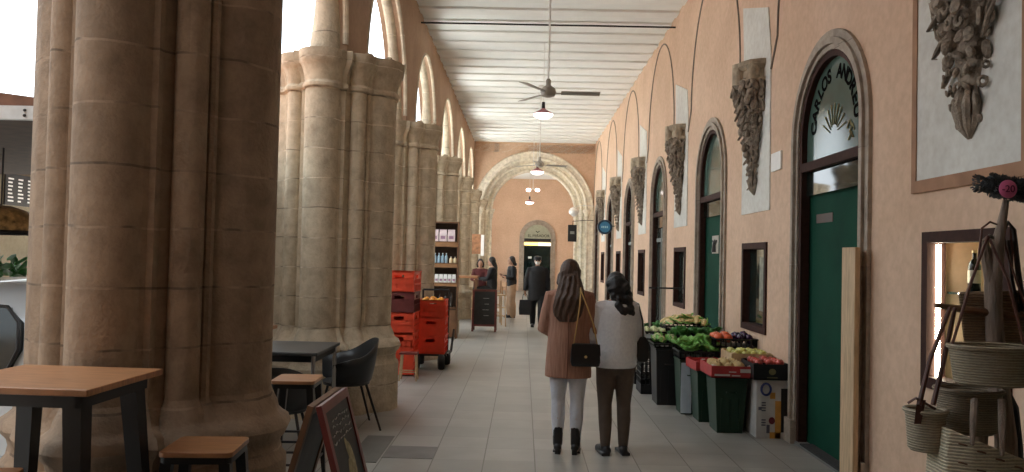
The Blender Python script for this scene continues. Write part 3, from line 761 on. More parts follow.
for s in (-1, 1):
    bm = NB(); loft(bm, [[(s*.80, .55, .95), (s*.80, 2.3, .95), (s*.69, 1.9, 1.33), (s*.69, .7, 1.33)], [(s*.85, .55, .95), (s*.85, 2.3, .95), (s*.74, 1.9, 1.33), (s*.74, .7, 1.33)]]); fin('side_window', bm, MATS['car_glass'], t)
    for y in (.62, 2.95):
        bm = NB(); lathe(bm, [(.30, -.09), (.31, -.04), (.31, .04), (.30, .09)], n=22); o = fin('wheel', bm, M('tyre_rubber', (.02, .02, .02), .8), t, (s*.76, y, .31)); o.rotation_euler = (0, PI/2, 0)
    bm = NB(); ell(bm, (s*.70, .02, .68), (.07, .03, .13)); fin('tail_light', bm, M('red_plastic', (.45, .02, .02), .25), t)
bm = NB(); bx(bm, -.26, .26, -.025, .01, .48, .59); fin('number_plate', bm, WHITE, t)

# ================================================================ BAR TABLES, STOOLS, CHAIRS
def bar_table(label, loc, rz, w=.65, d=.65, h=1.12):
    t = thing('bar_table', label, 'table', loc, rz)
    bm = NB(); bx(bm, -w/2, w/2, -d/2, d/2, h-.028, h); fin('tabletop', bm, WOODT, t, smooth=False, bevel=.004)
    bm = NB()
    bx(bm, -w/2+.05, w/2-.05, -d/2+.05, -d/2+.08, h-.085, h-.028); bx(bm, -w/2+.05, w/2-.05, d/2-.08, d/2-.05, h-.085, h-.028)
    bx(bm, -w/2+.05, -w/2+.08, -d/2+.05, d/2-.05, h-.085, h-.028); bx(bm, w/2-.08, w/2-.05, -d/2+.05, d/2-.05, h-.085, h-.028)
    fin('apron', bm, BLKM, t, smooth=False)
    for sx_ in (-1, 1):
        for sy_ in (-1, 1):
            bm = NB(); loft(bm, [[(sx_*(w/2-.02)-.028, sy_*(d/2-.02)-.028, 0), (sx_*(w/2-.02)+.028, sy_*(d/2-.02)-.028, 0), (sx_*(w/2-.02)+.028, sy_*(d/2-.02)+.028, 0), (sx_*(w/2-.02)-.028, sy_*(d/2-.02)+.028, 0)],
                                 [(sx_*(w/2-.10)-.04, sy_*(d/2-.10)-.04, h-.04), (sx_*(w/2-.10)+.04, sy_*(d/2-.10)-.04, h-.04), (sx_*(w/2-.10)+.04, sy_*(d/2-.10)+.04, h-.04), (sx_*(w/2-.10)-.04, sy_*(d/2-.10)+.04, h-.04)]])
            fin('leg', bm, BLKM, t, smooth=False)
    bm = NB()
    a = w/2-.035; b = d/2-.035
    for p, q in (((-a, -b), (a, -b)), ((a, -b), (a, b)), ((a, b), (-a, b)), ((-a, b), (-a, -b))): tube(bm, [(p[0], p[1], .20), (q[0], q[1], .20)], .012, 6)
    fin('stretcher', bm, BLKM, t)
    return t
bar_table('high bar table with oak top and black legs in the left foreground', (-2.05, 3.50, 0), -.04, .68, .62)
bar_table('second high oak bar table mostly hidden behind the foreground pier', (-2.30, 6.12, 0), .0, .68, .60, 1.10)
def bar_stool(label, loc, rz, w=.33, h=.77):
    t = thing('bar_stool', label, 'stool', loc, rz, None)
    bm = NB(); n = 6; pts = []
    for cx_, cy_, a0 in ((w/2-.03, w/2-.03, 0), (-w/2+.03, w/2-.03, PI/2), (-w/2+.03, -w/2+.03, PI), (w/2-.03, -w/2+.03, 1.5*PI)):
        for k in range(n): a = a0+PI/2*k/(n-1); pts.append((cx_+.03*math.cos(a), cy_+.03*math.sin(a)))
    loft(bm, [[(x, y, h-.024) for x, y in pts], [(x, y, h) for x, y in pts]]); fin('seat', bm, WOODT, t, bevel=.003)
    bm = NB(); loft(bm, [[(x*.96, y*.96, h-.055) for x, y in pts], [(x*.96, y*.96, h-.024) for x, y in pts]]); fin('seat_frame', bm, BLKM, t)
    for sx_ in (-1, 1):
        for sy_ in (-1, 1):
            bm = NB(); x0, y0 = sx_*(w/2+.02), sy_*(w/2+.02); x1, y1 = sx_*(w/2-.035), sy_*(w/2-.035)
            loft(bm, [[(x0-.013, y0-.013, 0), (x0+.013, y0-.013, 0), (x0+.013, y0+.013, 0), (x0-.013, y0+.013, 0)], [(x1-.025, y1-.025, h-.05), (x1+.025, y1-.025, h-.05), (x1+.025, y1+.025, h-.05), (x1-.025, y1+.025, h-.05)]]); fin('leg', bm, BLKM, t, smooth=False)
    for z in (.18, .34):
        a = w/2+.02 - (z/h)*.055
        bm = NB(); P = [(-a, -a), (a, -a), (a, a), (-a, a)]
        for p, q in zip(P, P[1:]+P[:1]): tube(bm, [(p[0], p[1], z), (q[0], q[1], z)], .009, 6)
        fin('stretcher', bm, BLKM, t)
    return t
st = bar_stool('black metal bar stool with wooden seat by the right side of the foreground table', (-1.48, 3.79, 0), .08)
dup(st, (-2.18, 3.13, 0), .15, 'bar stool just showing its wooden seat at the bottom left corner')
dup(st, (-1.63, 5.86, 0), .05, 'black bar stool with wooden seat beside the dark cafe table, behind the foreground pier', scale=(.95, 1.05, 1))
# dark cafe table
t = thing('cafe_table', 'dark grey square table with steel legs in front of the pale second pier', 'table', (-2.14, 7.06, 0), .0)
DKL = M('dark_laminate', (.085, .085, .08), .35, ns=3, na=.15)
bm = NB(); bx(bm, -.45, .45, -.42, .42, .825, .855); fin('tabletop', bm, DKL, t, smooth=False, bevel=.006)
for sx_ in (-1, 1):
    for sy_ in (-1, 1):
        bm = NB(); tube(bm, [(sx_*.41, sy_*.38, 0), (sx_*.41, sy_*.38, .83)], .018, 8); fin('leg', bm, STEEL, t)
bm = NB(); bx(bm, -.41, .41, -.39, -.37, .77, .825); bx(bm, -.41, .41, .37, .39, .77, .825); bx(bm, -.42, -.40, -.38, .38, .77, .825); bx(bm, .40, .42, -.38, .38, .77, .825); fin('apron', bm, BLKM, t, smooth=False)
# dark tub chairs
PLA = M('black_plastic_shell', (.022, .024, .026), .4, na=.05)
def tub_chair(label, loc, rz):
    t = thing('tub_chair', label, 'chair', loc, rz, None)
    bm = NB(); rings = []
    N = 22
    # shell open to +y (front): ring goes round the back
    for z, r, wr in ((.43, .20, 1.0), (.47, .235, 1.0), (.60, .265, 1.0), (.74, .285, 1.0), (.86, .30, 1.0)):
        ring = []
        for k in range(N):
            a = PI*1.0 + (PI*k/(N-1))
            lift = 0
            zz = z
            if z > .5:
                q = abs(math.cos(a))
                zz = .47 + (z-.47)*(1-.42*q**2.5)
            ring.append((r*1.05*math.cos(a), r*.95*math.sin(a)+.02 + (0), zz))
        # extend arms forward
        ring = [(ring[0][0], .22 if z > .44 else .15, ring[0][2]-.05*(z > .5))] + ring + [(ring[-1][0], .22 if z > .44 else .15, ring[-1][2]-.05*(z > .5))]
        rings.append(ring)
    loft(bm, rings, caps=False, closed=False)
    o = fin('backrest', bm, PLA, t); s_ = o.modifiers.new('solid', 'SOLIDIFY'); s_.thickness = .014; s_.offset = 0
    bm = NB(); pts = [(.23*math.cos(2*PI*k/24)*1.0, .21*math.sin(2*PI*k/24)+.02 if math.sin(2*PI*k/24) < 0 else .23*math.sin(2*PI*k/24)**.6+.02) for k in range(24)]
    loft(bm, [[(x, y, .425) for x, y in pts], [(x*1.03, y*1.03, .455) for x, y in pts]]); fin('seat', bm, PLA, t)
    for sx_ in (-1, 1):
        for sy_ in (-1, 1):
            bm = NB(); tube(bm, [(sx_*.16, sy_*.15+.02, .43), (sx_*.25, sy_*.26, 0)], [.013, .010], 8); fin('leg', bm, BLKM, t)
    return t
tc = tub_chair('black tub chair right of the dark cafe table, turned towards it', (-1.66, 7.80, 0), PI/2+.40)
dup(tc, (-1.98, 6.56, 0), .15, 'black tub chair on the near side of the dark cafe table', scale=(1, 1, .9))
# A-frame chalkboard in the foreground
REDW = M('red_brown_frame', (.17, .035, .03), .4, ns=8, na=.2)
SLATE = M('black_slate', (.022, .024, .025), .55, ns=9, na=.35)
CHK = M('chalk_white', (.42, .43, .42), .9, ns=30, na=.4); CHY = M('chalk_ochre', (.33, .29, .18), .9, ns=30, na=.35)
def a_board(label, loc, rz, w, h, spread, drawn):
    t = thing('chalkboard_sign', label, 'sign', loc, rz)
    for s in (-1, 1):
        a = math.atan2(spread, h)*s
        L = math.hypot(spread, h)
        e = bpy.data.objects
        # panel in local y-z plane, tilted about y at the ridge
        Rm = Matrix.Translation((0, 0, h)) @ Matrix.Rotation(-a, 4, 'Y') @ Matrix.Translation((s*.02, 0, -L))
        bm = NB(); fw = .045
        for (y0, y1, z0, z1) in ((-w/2+fw, w/2-fw, L-fw, L), (-w/2+fw, w/2-fw, .12, .12+fw), (-w/2, -w/2+fw, 0, L), (w/2-fw, w/2, 0, L)): bx(bm, -.014, .014, y0, y1, z0, z1)
        bm.transform(Rm); fr = fin('board_frame', bm, REDW if s > 0 else BROWNW, t, smooth=False)
        bm = NB(); bx(bm, -.006, .006, -w/2+fw, w/2-fw, .12+fw, L-fw); bm.transform(Rm); fin('slate_panel', bm, SLATE, t, smooth=False)
        if s > 0 and drawn:
            r = random.Random(4); bm = NB()
            for q in range(4):
                z = L-.10-q*.035; y = w/2-.10
                while y > -w/2+.12:
                    l_ = r.uniform(.02, .06)
                    tube(bm, [(.009, y, z), (.009, y-l_*.5, z+r.uniform(-.012, .012)), (.009, y-l_, z)], .0035, 4); y -= l_+.02
            for q in range(9):
                z = L-.46-q*.04; y = -w/2+.19
                for u in range(3): tube(bm, [(.009, y-u*.035, z), (.009, y-u*.035-.015, z+.012), (.009, y-u*.035-.026, z)], .003, 4)
            for k in range(7): tube(bm, [(.009, .1-k*.03, .28+.02*math.sin(k)), (.009, .1-k*.03-.02, .30)], .004, 4)
            bm.transform(Rm); fin('chalk_writing', bm, CHK, t)['kind'] = 'stuff'
            bm = NB()
            ell(bm, (.008, .06, L-.34), (.003, .05, .10), Matrix.Rotation(.25, 3, 'X')); ell(bm, (.008, -.01, L-.41), (.003, .045, .09), Matrix.Rotation(-.2, 3, 'X')); ell(bm, (.008, .03, L-.29), (.003, .03, .08), Matrix.Rotation(.4, 3, 'X'))
            bm.transform(Rm); fin('chalk_drawing', bm, CHY, t)
        elif s > 0:
            bm = NB(); r = random.Random(8)
            for q in range(4):
                z = L-.2-q*.13; tube(bm, [(.009, .10, z), (.009, r.uniform(-.05, .0), z)], .006, 4)
            bm.transform(Rm); fin('chalk_writing', bm, CHK, t)['kind'] = 'stuff'
    return t
a_board('red framed folding chalkboard with chalk drawing in the foreground by the stools', (-.97, 4.07, 0), 0, .56, .955, .26, True)
a_board('small brown framed chalkboard standing in front of the seated people', (-.84, 18.1, 0), -PI/2, .55, .93, .20, False)
# ================================================================ LAMPS AND FANS
LAMPG = M('lamp_globe_glow', (1, .9, .9), .4, na=0, emit=(1.0, .86, .84), es=6)
def pendant(label, x, y, z, dia, double=False):
    t = thing('pendant_lamp', label, 'lamp', (x, y, z), 0, None)
    bm = NB(); tube(bm, [(0, 0, .2), (0, 0, ZC-z)], .007, 5); fin('cord', bm, WHITE, t)
    r = dia/2
    bm = NB(); lathe(bm, [(.03, .22), (.035, .10), (.03, .09)], n=12); fin('lamp_holder', bm, BLACK, t)
    bm = NB(); lathe(bm, [(.03, .10), (.06, .07), (r*.9, .0), (r, -.02), (r*.98, -.025), (.05, .05)], n=28); fin('lamp_shade', bm, M('dusky_pink_enamel', (.35, .12, .13), .35, na=0), t)
    bm = NB(); lathe(bm, [(.02, .0), (r*.94, -.015), (r*.85, -.06), (r*.5, -.10), (.01, -.115)], n=28); fin('bulb', bm, LAMPG, t)
    return t
pendant('large glowing pendant lamp with pink rim hanging just below the nearest fan', .335, 15.7, 4.53, .42)
pendant('glowing pendant lamp hanging below the second fan, in front of the end arch', .36, 23.2, 4.20, .40)
pendant('lowest and farthest glowing pendant lamp, hanging inside the end arch', .22, 33.0, 3.98, .38).children
t = thing('twin_ceiling_lamp', 'pair of small glowing lamps on one rod between two pendant lamps', 'lamp', (.30, 28.2, 4.08))
bm = NB(); tube(bm, [(0, 0, 0), (0, 0, ZC-4.08)], .012, 6); tube(bm, [(-.16, 0, .02), (.16, 0, .02)], .012, 6); fin('rod', bm, WHITE, t)
for s in (-1, 1): bm = NB(); ell(bm, (s*.16, 0, -.02), (.085, .085, .06)); fin('bulb', bm, LAMPG, t)
FANM = M('grey_beige_fan', (.30, .28, .24), .45, na=.03)
def fan(label, x, y, z, rot):
    t = thing('ceiling_fan', label, 'ceiling fan', (x, y, z))
    bm = NB(); tube(bm, [(0, 0, .1), (0, 0, ZC-z-.06)], .014, 8); fin('down_rod', bm, WHITE, t)
    bm = NB(); lathe(bm, [(.02, .19), (.035, .17), (.035, .10), (.06, .08), (.10, .05), (.11, .0), (.09, -.05), (.03, -.07)], n=24); fin('motor', bm, FANM, t)
    bm = NB(); lathe(bm, [(.02, ZC-z-.12), (.07, ZC-z-.04), (.07, ZC-z-.01)], n=16); fin('ceiling_cap', bm, WHITE, t)
    for k in range(3):
        a = rot + k*2*PI/3
        bm = NB()
        box(bm, (.14, 0, -.01), (.12, .04, .008))
        loft(bm, [[(.18, -.055, .012), (.18, .055, -.012), (.18, .055, -.020), (.18, -.055, .004)], [(.72, -.065, .012), (.72, .065, -.014), (.72, .065, -.022), (.72, -.065, .004)]])
        bm.transform(Matrix.Rotation(a, 4, 'Z')); fin('blade', bm, FANM, t, smooth=False)
    return t
fan('nearest grey three bladed ceiling fan on a long white rod', .30, 11.1, 3.99, 0.02)
fan('second three bladed ceiling fan, seen against the end arch', .36, 19.7, 3.98, .35)

# ================================================================ CRATES, BINS AND PRODUCE ALONG THE RIGHT WALL
BLKP = M('black_crate_plastic', (.009, .009, .010), .55, na=.1)
GRNP = M('dark_green_bin_plastic', (.008, .036, .018), .5, na=.08)
WHP = M('white_bin_plastic', (.50, .56, .62), .45, na=.05)
REDP = M('orange_red_crate_plastic', (.80, .075, .03), .4, na=.08)
CARD = M('pale_carton_wood', (.50, .36, .20), .8, ns=9, na=.15)
CARDR = M('red_printed_carton', (.42, .035, .035), .6, ns=12, na=.15)
CARDW = M('white_printed_carton', (.58, .57, .55), .7, ns=6, na=.1)
def slat_crate(name, label, cat, loc, rz, w, d, h, mat, group=None, label_strip=None, rows=4, parent_only=False):
    """open-topped plastic crate with slotted sides"""
    t = thing(name, label, cat, loc, rz, group)
    bm = NB(); bx(bm, -w/2, w/2, -d/2, d/2, 0, .015); fin('crate_base', bm, mat, t, smooth=False)
    th = .012
    for nm, (ax, s) in (('crate_side', (0, -1)), ('crate_side', (0, 1)), ('crate_side', (1, -1)), ('crate_side', (1, 1))):
        bm = NB(); L = w if ax else d
        def pl(a, b, z0, z1):
            if ax: bx(bm, a, b, s*d/2-(th if s > 0 else 0), s*d/2+(0 if s > 0 else th), z0, z1)
            else: bx(bm, s*w/2-(th if s > 0 else 0), s*w/2+(0 if s > 0 else th), a, b, z0, z1)
        pl(-L/2, L/2, 0, h*.18); pl(-L/2, L/2, h*.82, h)
        n = max(4, int(L/.055))
        for k in range(n+1):
            a = -L/2 + (L-.016)*k/n; pl(a, a+.016, h*.18, h*.82)
        if rows > 1:
            for r in range(1, rows): pl(-L/2, L/2, h*(.18+.64*r/rows)-.005, h*(.18+.64*r/rows)+.005)
        # rim
        if ax: bx(bm, -w/2-.008, w/2+.008, s*d/2-.012, s*d/2+.012, h-.014, h)
        else: bx(bm, s*w/2-.012, s*w/2+.012, -d/2-.008, d/2+.008, h-.014, h)
        fin(nm, bm, mat, t, smooth=False)
    if label_strip:
        bm = NB(); bx(bm, -w*.2, w*.2, -d/2-.006, -d/2, h*.3, h*.7); fin('printed_panel', bm, label_strip, t, smooth=False)
    return t
def bin_(label, loc, rz, w, d, h, mat, taper=.78, group=None):
    t = thing('plastic_bin', label, 'bin', loc, rz, group)
    bm = NB()
    def ring(f, z, i=0): return [(-w/2*f+i, -d/2*f+i, z), (w/2*f-i, -d/2*f+i, z), (w/2*f-i, d/2*f-i, z), (-w/2*f+i, d/2*f-i, z)]
    loft(bm, [ring(taper, 0), ring(taper+(1-taper)*.97, h*.97), ring(1.04, h*.97), ring(1.04, h), ring(.98, h, .01), ring(taper+.02, .03, .012)], caps=True)
    fin('bin_body', bm, mat, t, smooth=False, bevel=.006)
    bm = NB()
    tube(bm, [(-.05, -d/2*.93, h*.74), (-.045, -d/2*.93-.012, h*.72), (.045, -d/2*.93-.012, h*.72), (.05, -d/2*.93, h*.74)], .007, 5)
    fin('handle', bm, mat, t)
    for s in (-1, 0, 1):
        bm = NB(); loft(bm, [[(s*w*.28-.006, -d/2*(taper+(1-taper)*z/h)-.005, z), (s*w*.28+.006, -d/2*(taper+(1-taper)*z/h)-.005, z), (s*w*.28+.006, -d/2*(taper+(1-taper)*z/h)+.006, z), (s*w*.28-.006, -d/2*(taper+(1-taper)*z/h)+.006, z)] for z in (.03, h*.62)])
        fin('rib', bm, mat, t, smooth=False)
    return t
def tray(label, loc, rz, w, d, h, outer, inner=None, group=None, name='fruit_tray'):
    t = thing(name, label, 'fruit box', loc, rz, group)
    bm = NB(); bx(bm, -w/2, w/2, -d/2, d/2, 0, .01); fin('tray_base', bm, outer, t, smooth=False)
    for (a, b, c_, d_) in ((-w/2, w/2, -d/2, -d/2+.01), (-w/2, w/2, d/2-.01, d/2), (-w/2, -w/2+.01, -d/2+.01, d/2-.01), (w/2-.01, w/2, -d/2+.01, d/2-.01)):
        bm = NB(); bx(bm, a, b, c_, d_, 0, h); fin('tray_side', bm, outer, t, smooth=False)
    for sx_ in (-1, 1):
        for sy_ in (-1, 1):
            bm = NB(); loft(bm, [[(sx_*(w/2-.012), sy_*(d/2-.012), h), (sx_*(w/2-.05), sy_*(d/2-.012), h), (sx_*(w/2-.012), sy_*(d/2-.05), h)], [(sx_*(w/2-.012), sy_*(d/2-.012), h+.008), (sx_*(w/2-.05), sy_*(d/2-.012), h+.008), (sx_*(w/2-.012), sy_*(d/2-.05), h+.008)]]); fin('corner_gusset', bm, inner or outer, t, smooth=False)
    return t
def round_fruit(name, label, cat, mat, r, loc, group, squash=.92, stem_=True):
    t = thing(name, label, cat, loc, 0, group)
    bm = NB(); lathe(bm, [(.004, -r*squash*.92), (r*.5, -r*squash*.9), (r*.88, -r*squash*.5), (r, 0), (r*.9, r*squash*.5), (r*.5, r*squash*.88), (r*.12, r*squash*.82), (.003, r*squash*.74)], n=14); fin('flesh', bm, mat, t)
    if stem_: bm = NB(); tube(bm, [(0, 0, r*.7), (r*.1, 0, r*1.12)], r*.06, 5); fin('stem', bm, BROWNW, t)
    return t
def fill(proto, x0, x1, y0, y1, z, step, seed, jitter=.25, heap=.03, skip_first=True, s=(.88, 1.1)):
    """lay copies of a piece of produce over a rectangle, one object each"""
    rnd = random.Random(seed); first = True; n = 0
    nx = max(1, int((x1-x0)/step)); ny = max(1, int((y1-y0)/step))
    for i in range(nx):
        for j in range(ny):
            x = x0+(i+.5)*(x1-x0)/nx; y = y0+(j+.5)*(y1-y0)/ny
            e = 1-max(abs(2*(i+.5)/nx-1), abs(2*(j+.5)/ny-1))
            loc = (x+rnd.uniform(-1, 1)*step*jitter*.4, y+rnd.uniform(-1, 1)*step*jitter*.4, z+heap*e+rnd.uniform(0, .01))
            sc = rnd.uniform(*s); rz = rnd.uniform(0, 6.28)
            if first: proto.location = loc; proto.rotation_euler = (rnd.uniform(-.5, .5), rnd.uniform(-.5, .5), rz); proto.scale = (sc,)*3; first = False
            else:
                c = dup(proto, loc, 0, None, None, sc); c.rotation_euler = (rnd.uniform(-.5, .5), rnd.uniform(-.5, .5), rz)
            n += 1
    return n
APG = M('yellow_green_apple', (.50, .48, .12), .35, ns=20, na=.2); APR = M('red_apple', (.50, .07, .05), .32, ns=18, na=.4)
TOM = M('orange_tomato', (.75, .14, .05), .3, ns=10, na=.12); POT = M('tan_potato', (.50, .36, .16), .8, ns=20, na=.2)
LET = M('lettuce_green', (.18, .42, .09), .5, ns=18, na=.4); LETD = M('dark_leaf_green', (.05, .20, .035), .5, ns=16, na=.4)
CAU = M('pale_cauliflower', (.62, .66, .36), .8, ns=30, na=.2); CORN = M('pale_yellow_corn', (.70, .55, .26), .6, ns=40, na=.25)
AUB = M('dark_aubergine', (.035, .012, .05), .25, na=.1)
def leafy(name, label, cat, mat, loc, group, r=.09, n=14, seed=0, up=.6):
    t = thing(name, label, cat, loc, 0, group)
    rl = random.Random(seed); bm = NB()
    for k in range(n):
        a = 2*PI*k/n*2.4; q = k/n; el = up + (1-up)*q*.8
        d = Vector((math.cos(a)*(1-el*.6), math.sin(a)*(1-el*.6), el)).normalized()
        side = d.cross(Vector((0, 0, 1))).normalized(); L = r*rl.uniform(1.0, 1.7)
        rings = []
        for u in range(5):
            f = u/4; w_ = r*.62*math.sin(PI*(.15+.72*f)); p = d*(L*f) + Vector((math.cos(a), math.sin(a), -.5))*(.35*r*f*f)
            nn = side.cross(d)
            rings.append([p-side*w_+nn*r*.22*rl.uniform(.5, 1.4), p-side*w_*.5+nn*r*.02, p-nn*.006, p+side*w_*.5+nn*r*.02, p+side*w_+nn*r*.22*rl.uniform(.5, 1.4)])
        loft(bm, rings, caps=False, closed=False)
    o = fin('leaves', bm, mat, t); s_ = o.modifiers.new('solid', 'SOLIDIFY'); s_.thickness = .004
    bm = NB(); lathe(bm, [(r*.15, -.01), (r*.28, .02), (r*.22, r*.5), (r*.05, r*.8)], n=10); fin('heart', bm, mat, t)
    return t
# --- front bin with red printed fruit box
bin_('dark green plastic bin under the red printed fruit box, nearest of the bins', (2.075, 8.12, 0), 0, .32, .40, .555, GRNP)
t = tray('red printed fruit box with round tan fruit on the nearest green bin', (2.06, 8.10, .557), .0, .40, .50, .115, CARDR, CARDW)
bm = NB(); bx(bm, -.03, .04, -.254, -.25, .055, .065); bx(bm, .08, .18, -.254, -.25, .055, .09); bx(bm, -.17, -.02, -.254, -.25, .02, .038); bx(bm, .0, .08, -.254, -.25, .02, .03); fin('printed_lettering', bm, CARDW, t, smooth=False)
fill(round_fruit('melon', 'tan round fruit in the red printed box', 'fruit', POT, .052, (0, 0, 0), 'round tan fruit in the red box'), 1.90, 2.22, 7.90, 8.30, .645, .10, 1)
bin_('dark green plastic bin directly behind the nearest green bin', (2.00, 8.62, 0), 0, .30, .38, .54, GRNP)
t = tray('second red carton, behind the red printed box on a green bin', (1.99, 8.62, .545), .05, .34, .42, .09, CARDR)
bin_('bin with a pale blue white side panel between green bins', (1.88, 9.02, 0), 0, .26, .36, .60, GRNP)
bm = NB(); bx(bm, -.127, -.12, -.17, .17, .02, .58); p_ = [o for o in bpy.data.objects if o.get('label', '').startswith('bin with a pale blue')][0]
bm.free(); bm = NB(); bx(bm, -.115, .0, -.178, -.172, .02, .57); o = fin('side_panel', bm, WHP, p_, smooth=False); o['label'] = 'pale blue white side panel'
slat_crate('produce_crate', 'black slotted crate of bright lettuces above the red boxes', 'crate', (2.0, 9.05, .605), 0, .50, .38, .09, BLKP, rows=1)
lt = leafy('lettuce', 'bright green lettuce in the black slotted crate', 'lettuce', LET, (0, 0, 0), 'lettuces in the black crate', .105, 16, 3)
fill(lt, 1.78, 2.20, 8.90, 9.22, .66, .15, 2, s=(.85, 1.25))
lf = leafy('leek_bunch', 'tall leafy green bunch standing up among the lettuces', 'vegetable', LET, (2.02, 9.12, .70), None, .12, 10, 9, .93)
# carton and apple trays by the wall
t = thing('printed_carton', 'tall white carton with blue oval print and orange patches under the black apple tray', 'box', (2.43, 7.96, 0))
bm = NB(); bx(bm, -.15, .15, -.18, .18, 0, .56); fin('carton_body', bm, CARDW, t, smooth=False, bevel=.004)
bm = NB(); bx(bm, .03, .085, -.184, -.18, .0, .36); bx(bm, -.02, .03, -.184, -.18, .38, .44); bx(bm, -.02, .085, -.184, -.18, 0, .06); fin('orange_patch', bm, M('orange_print', (.60, .30, .06), .7), t, smooth=False)
bm = NB(); bx(bm, .085, .15, -.186, -.18, .06, .48); fin('black_opening', bm, BLACK, t, smooth=False)
bm = NB(); pts = [(-.06+.045*math.cos(2*PI*k/20), -.185, .47+.055*math.sin(2*PI*k/20)) for k in range(21)]; tube(bm, pts, .011, 6); fin('blue_oval', bm, M('blue_print', (.03, .05, .20), .6), t)
bm = NB(); ell(bm, (.0, -.182, .17), (.03, .005, .035)); fin('berry_print', bm, M('dark_red_print', (.16, .02, .03), .6), t)
bm = NB()
for z in (.12, .145, .17, .26, .285, .31, .335): bx(bm, -.10, -.06, -.184, -.18, z, z+.012)
bx(bm, -.05, -.02, -.184, -.18, .05, .13); bx(bm, -.13, -.10, -.184, -.18, .27, .30); fin('small_print', bm, M('grey_print', (.12, .12, .16), .7), t, smooth=False)['kind'] = 'stuff'
t = tray('black tray of red apples on the tall printed carton', (2.42, 7.97, .562), 0, .36, .44, .15, BLKP)
bm = NB(); ell(bm, (0, -.222, .08), (.035, .003, .03)); bx(bm, -.05, .05, -.223, -.22, .02, .028); fin('gold_print', bm, M('dull_gold_print', (.22, .18, .08), .6), t, smooth=False)
fill(round_fruit('apple', 'red apple in the black tray on the carton', 'apple', APR, .037, (0, 0, 0), 'red apples in the black tray'), 2.27, 2.57, 7.80, 8.15, .70, .078, 3)
t = thing('plastic_tub', 'pale grey plastic tub behind the front green bin, beside the printed carton', 'tub', (2.40, 8.42, 0))
bm = NB(); loft(bm, [[(-.14, -.18, 0), (.14, -.18, 0), (.14, .18, 0), (-.14, .18, 0)], [(-.17, -.21, .62), (.17, -.21, .62), (.17, .21, .62), (-.17, .21, .62)]]); fin('tub_body', bm, M('grey_tub_plastic', (.22, .24, .25), .5), t, smooth=False, bevel=.008)
bm = NB(); bx(bm, -.18, .18, -.22, -.2, .60, .63); bx(bm, -.18, .18, .2, .22, .60, .63); bx(bm, -.18, -.16, -.22, .22, .60, .63); bx(bm, .16, .18, -.22, .22, .60, .63); fin('tub_rim', bm, MATS['grey_tub_plastic'], t, smooth=False)
tray('pale wooden box of yellow green apples behind the black apple tray', (2.36, 8.44, .635), 0, .42, .44, .12, CARD)
fill(round_fruit('apple', 'yellow green apple in the pale wooden box', 'apple', APG, .037, (0, 0, 0), 'yellow green apples in the pale box'), 2.18, 2.54, 8.26, 8.62, .735, .078, 4)
bin_('black bin under the crate of orange tomatoes by the wall', (2.36, 9.06, 0), 0, .34, .42, .74, BLKP)
slat_crate('produce_crate', 'black slotted crate of orange tomatoes and aubergines below the small window', 'crate', (2.36, 9.06, .745), 0, .46, .44, .10, BLKP, rows=1)
fill(round_fruit('tomato', 'big orange tomato in the black crate by the wall', 'tomato', TOM, .05, (0, 0, 0), 'orange tomatoes in the crate by the wall'), 2.14, 2.36, 8.88, 9.26, .83, .095, 5)
fill(round_fruit('aubergine', 'dark aubergine beside the orange tomatoes', 'aubergine', AUB, .046, (0, 0, 0), 'aubergines beside the tomatoes', 1.3), 2.38, 2.58, 8.88, 9.26, .825, .10, 6)
# --- second group, behind the white sweater
bin_('black bin topped with pale cauliflowers right of the white sweater', (1.73, 9.58, 0), 0, .31, .42, .66, BLKP, .84)
slat_crate('produce_crate', 'shallow black crate holding the pale cauliflowers', 'crate', (1.73, 9.60, .665), 0, .34, .40, .05, BLKP, rows=1)
def cauli(label, group):
    t = thing('cauliflower', label, 'cauliflower', (0, 0, 0), 0, group)
    bm = NB(); rl = random.Random(2)
    for k in range(26):
        a = k*2.4; q = (k+.5)/26; e = math.acos(1-q); ell(bm, (.045*math.sin(e)*math.cos(a), .045*math.sin(e)*math.sin(a), .04*math.cos(e)), rl.uniform(.014, .02), nu=7, nv=5)
    fin('head', bm, CAU, t)
    bm = NB()
    for k in range(6):
        a = k*PI/3; loft(bm, [[(r_*math.cos(a+w_), r_*math.sin(a+w_), z_) for w_ in (-.4*f, 0, .4*f)] for r_, z_, f in ((.02, -.03, .6), (.055, -.015, 1), (.068, .02, .9), (.07, .045, .3))], caps=False, closed=False)
    fin('outer_leaves', bm, LET, t)
    return t
fill(cauli('pale green cauliflower on the black bin behind the white sweater', 'cauliflowers on the black bin'), 1.58, 1.88, 9.42, 9.78, .735, .115, 7)
bin_('black bin between the cauliflowers and the lettuces', (2.00, 9.62, 0), 0, .28, .42, .60, GRNP, .84)
slat_crate('produce_crate', 'black crate of dark leafy greens behind the lettuces', 'crate', (2.12, 9.72, .70), 0, .62, .40, .10, BLKP, rows=1)
dk = leafy('spinach_bunch', 'dark green leafy bunch in the crate behind the lettuces', 'vegetable', LETD, (0, 0, 0), 'dark leafy bunches', .10, 14, 6, .5)
fill(dk, 1.84, 2.40, 9.55, 9.90, .78, .17, 8, s=(.7, .95))
slat_crate('storage_crate', 'tall black crate on the floor under the dark leafy greens', 'crate', (2.30, 9.72, 0), 0, .56, .40, .695, BLKP, rows=6)
slat_crate('storage_crate', 'stacked black crate on the floor just right of the white sweater', 'crate', (1.72, 10.35, 0), 0, .40, .42, .66, BLKP, rows=6)
slat_crate('produce_crate', 'black crate with white price tags behind the cauliflowers', 'crate', (1.66, 10.40, .665), 0, .46, .40, .12, BLKP, rows=1, label_strip=WHP)
fill(round_fruit('radish', 'small pale turnip in the crate with white tags', 'turnip', CAU, .035, (0, 0, 0), 'pale turnips in the crate with white tags'), 1.47, 1.86, 10.24, 10.56, .775, .08, 9)
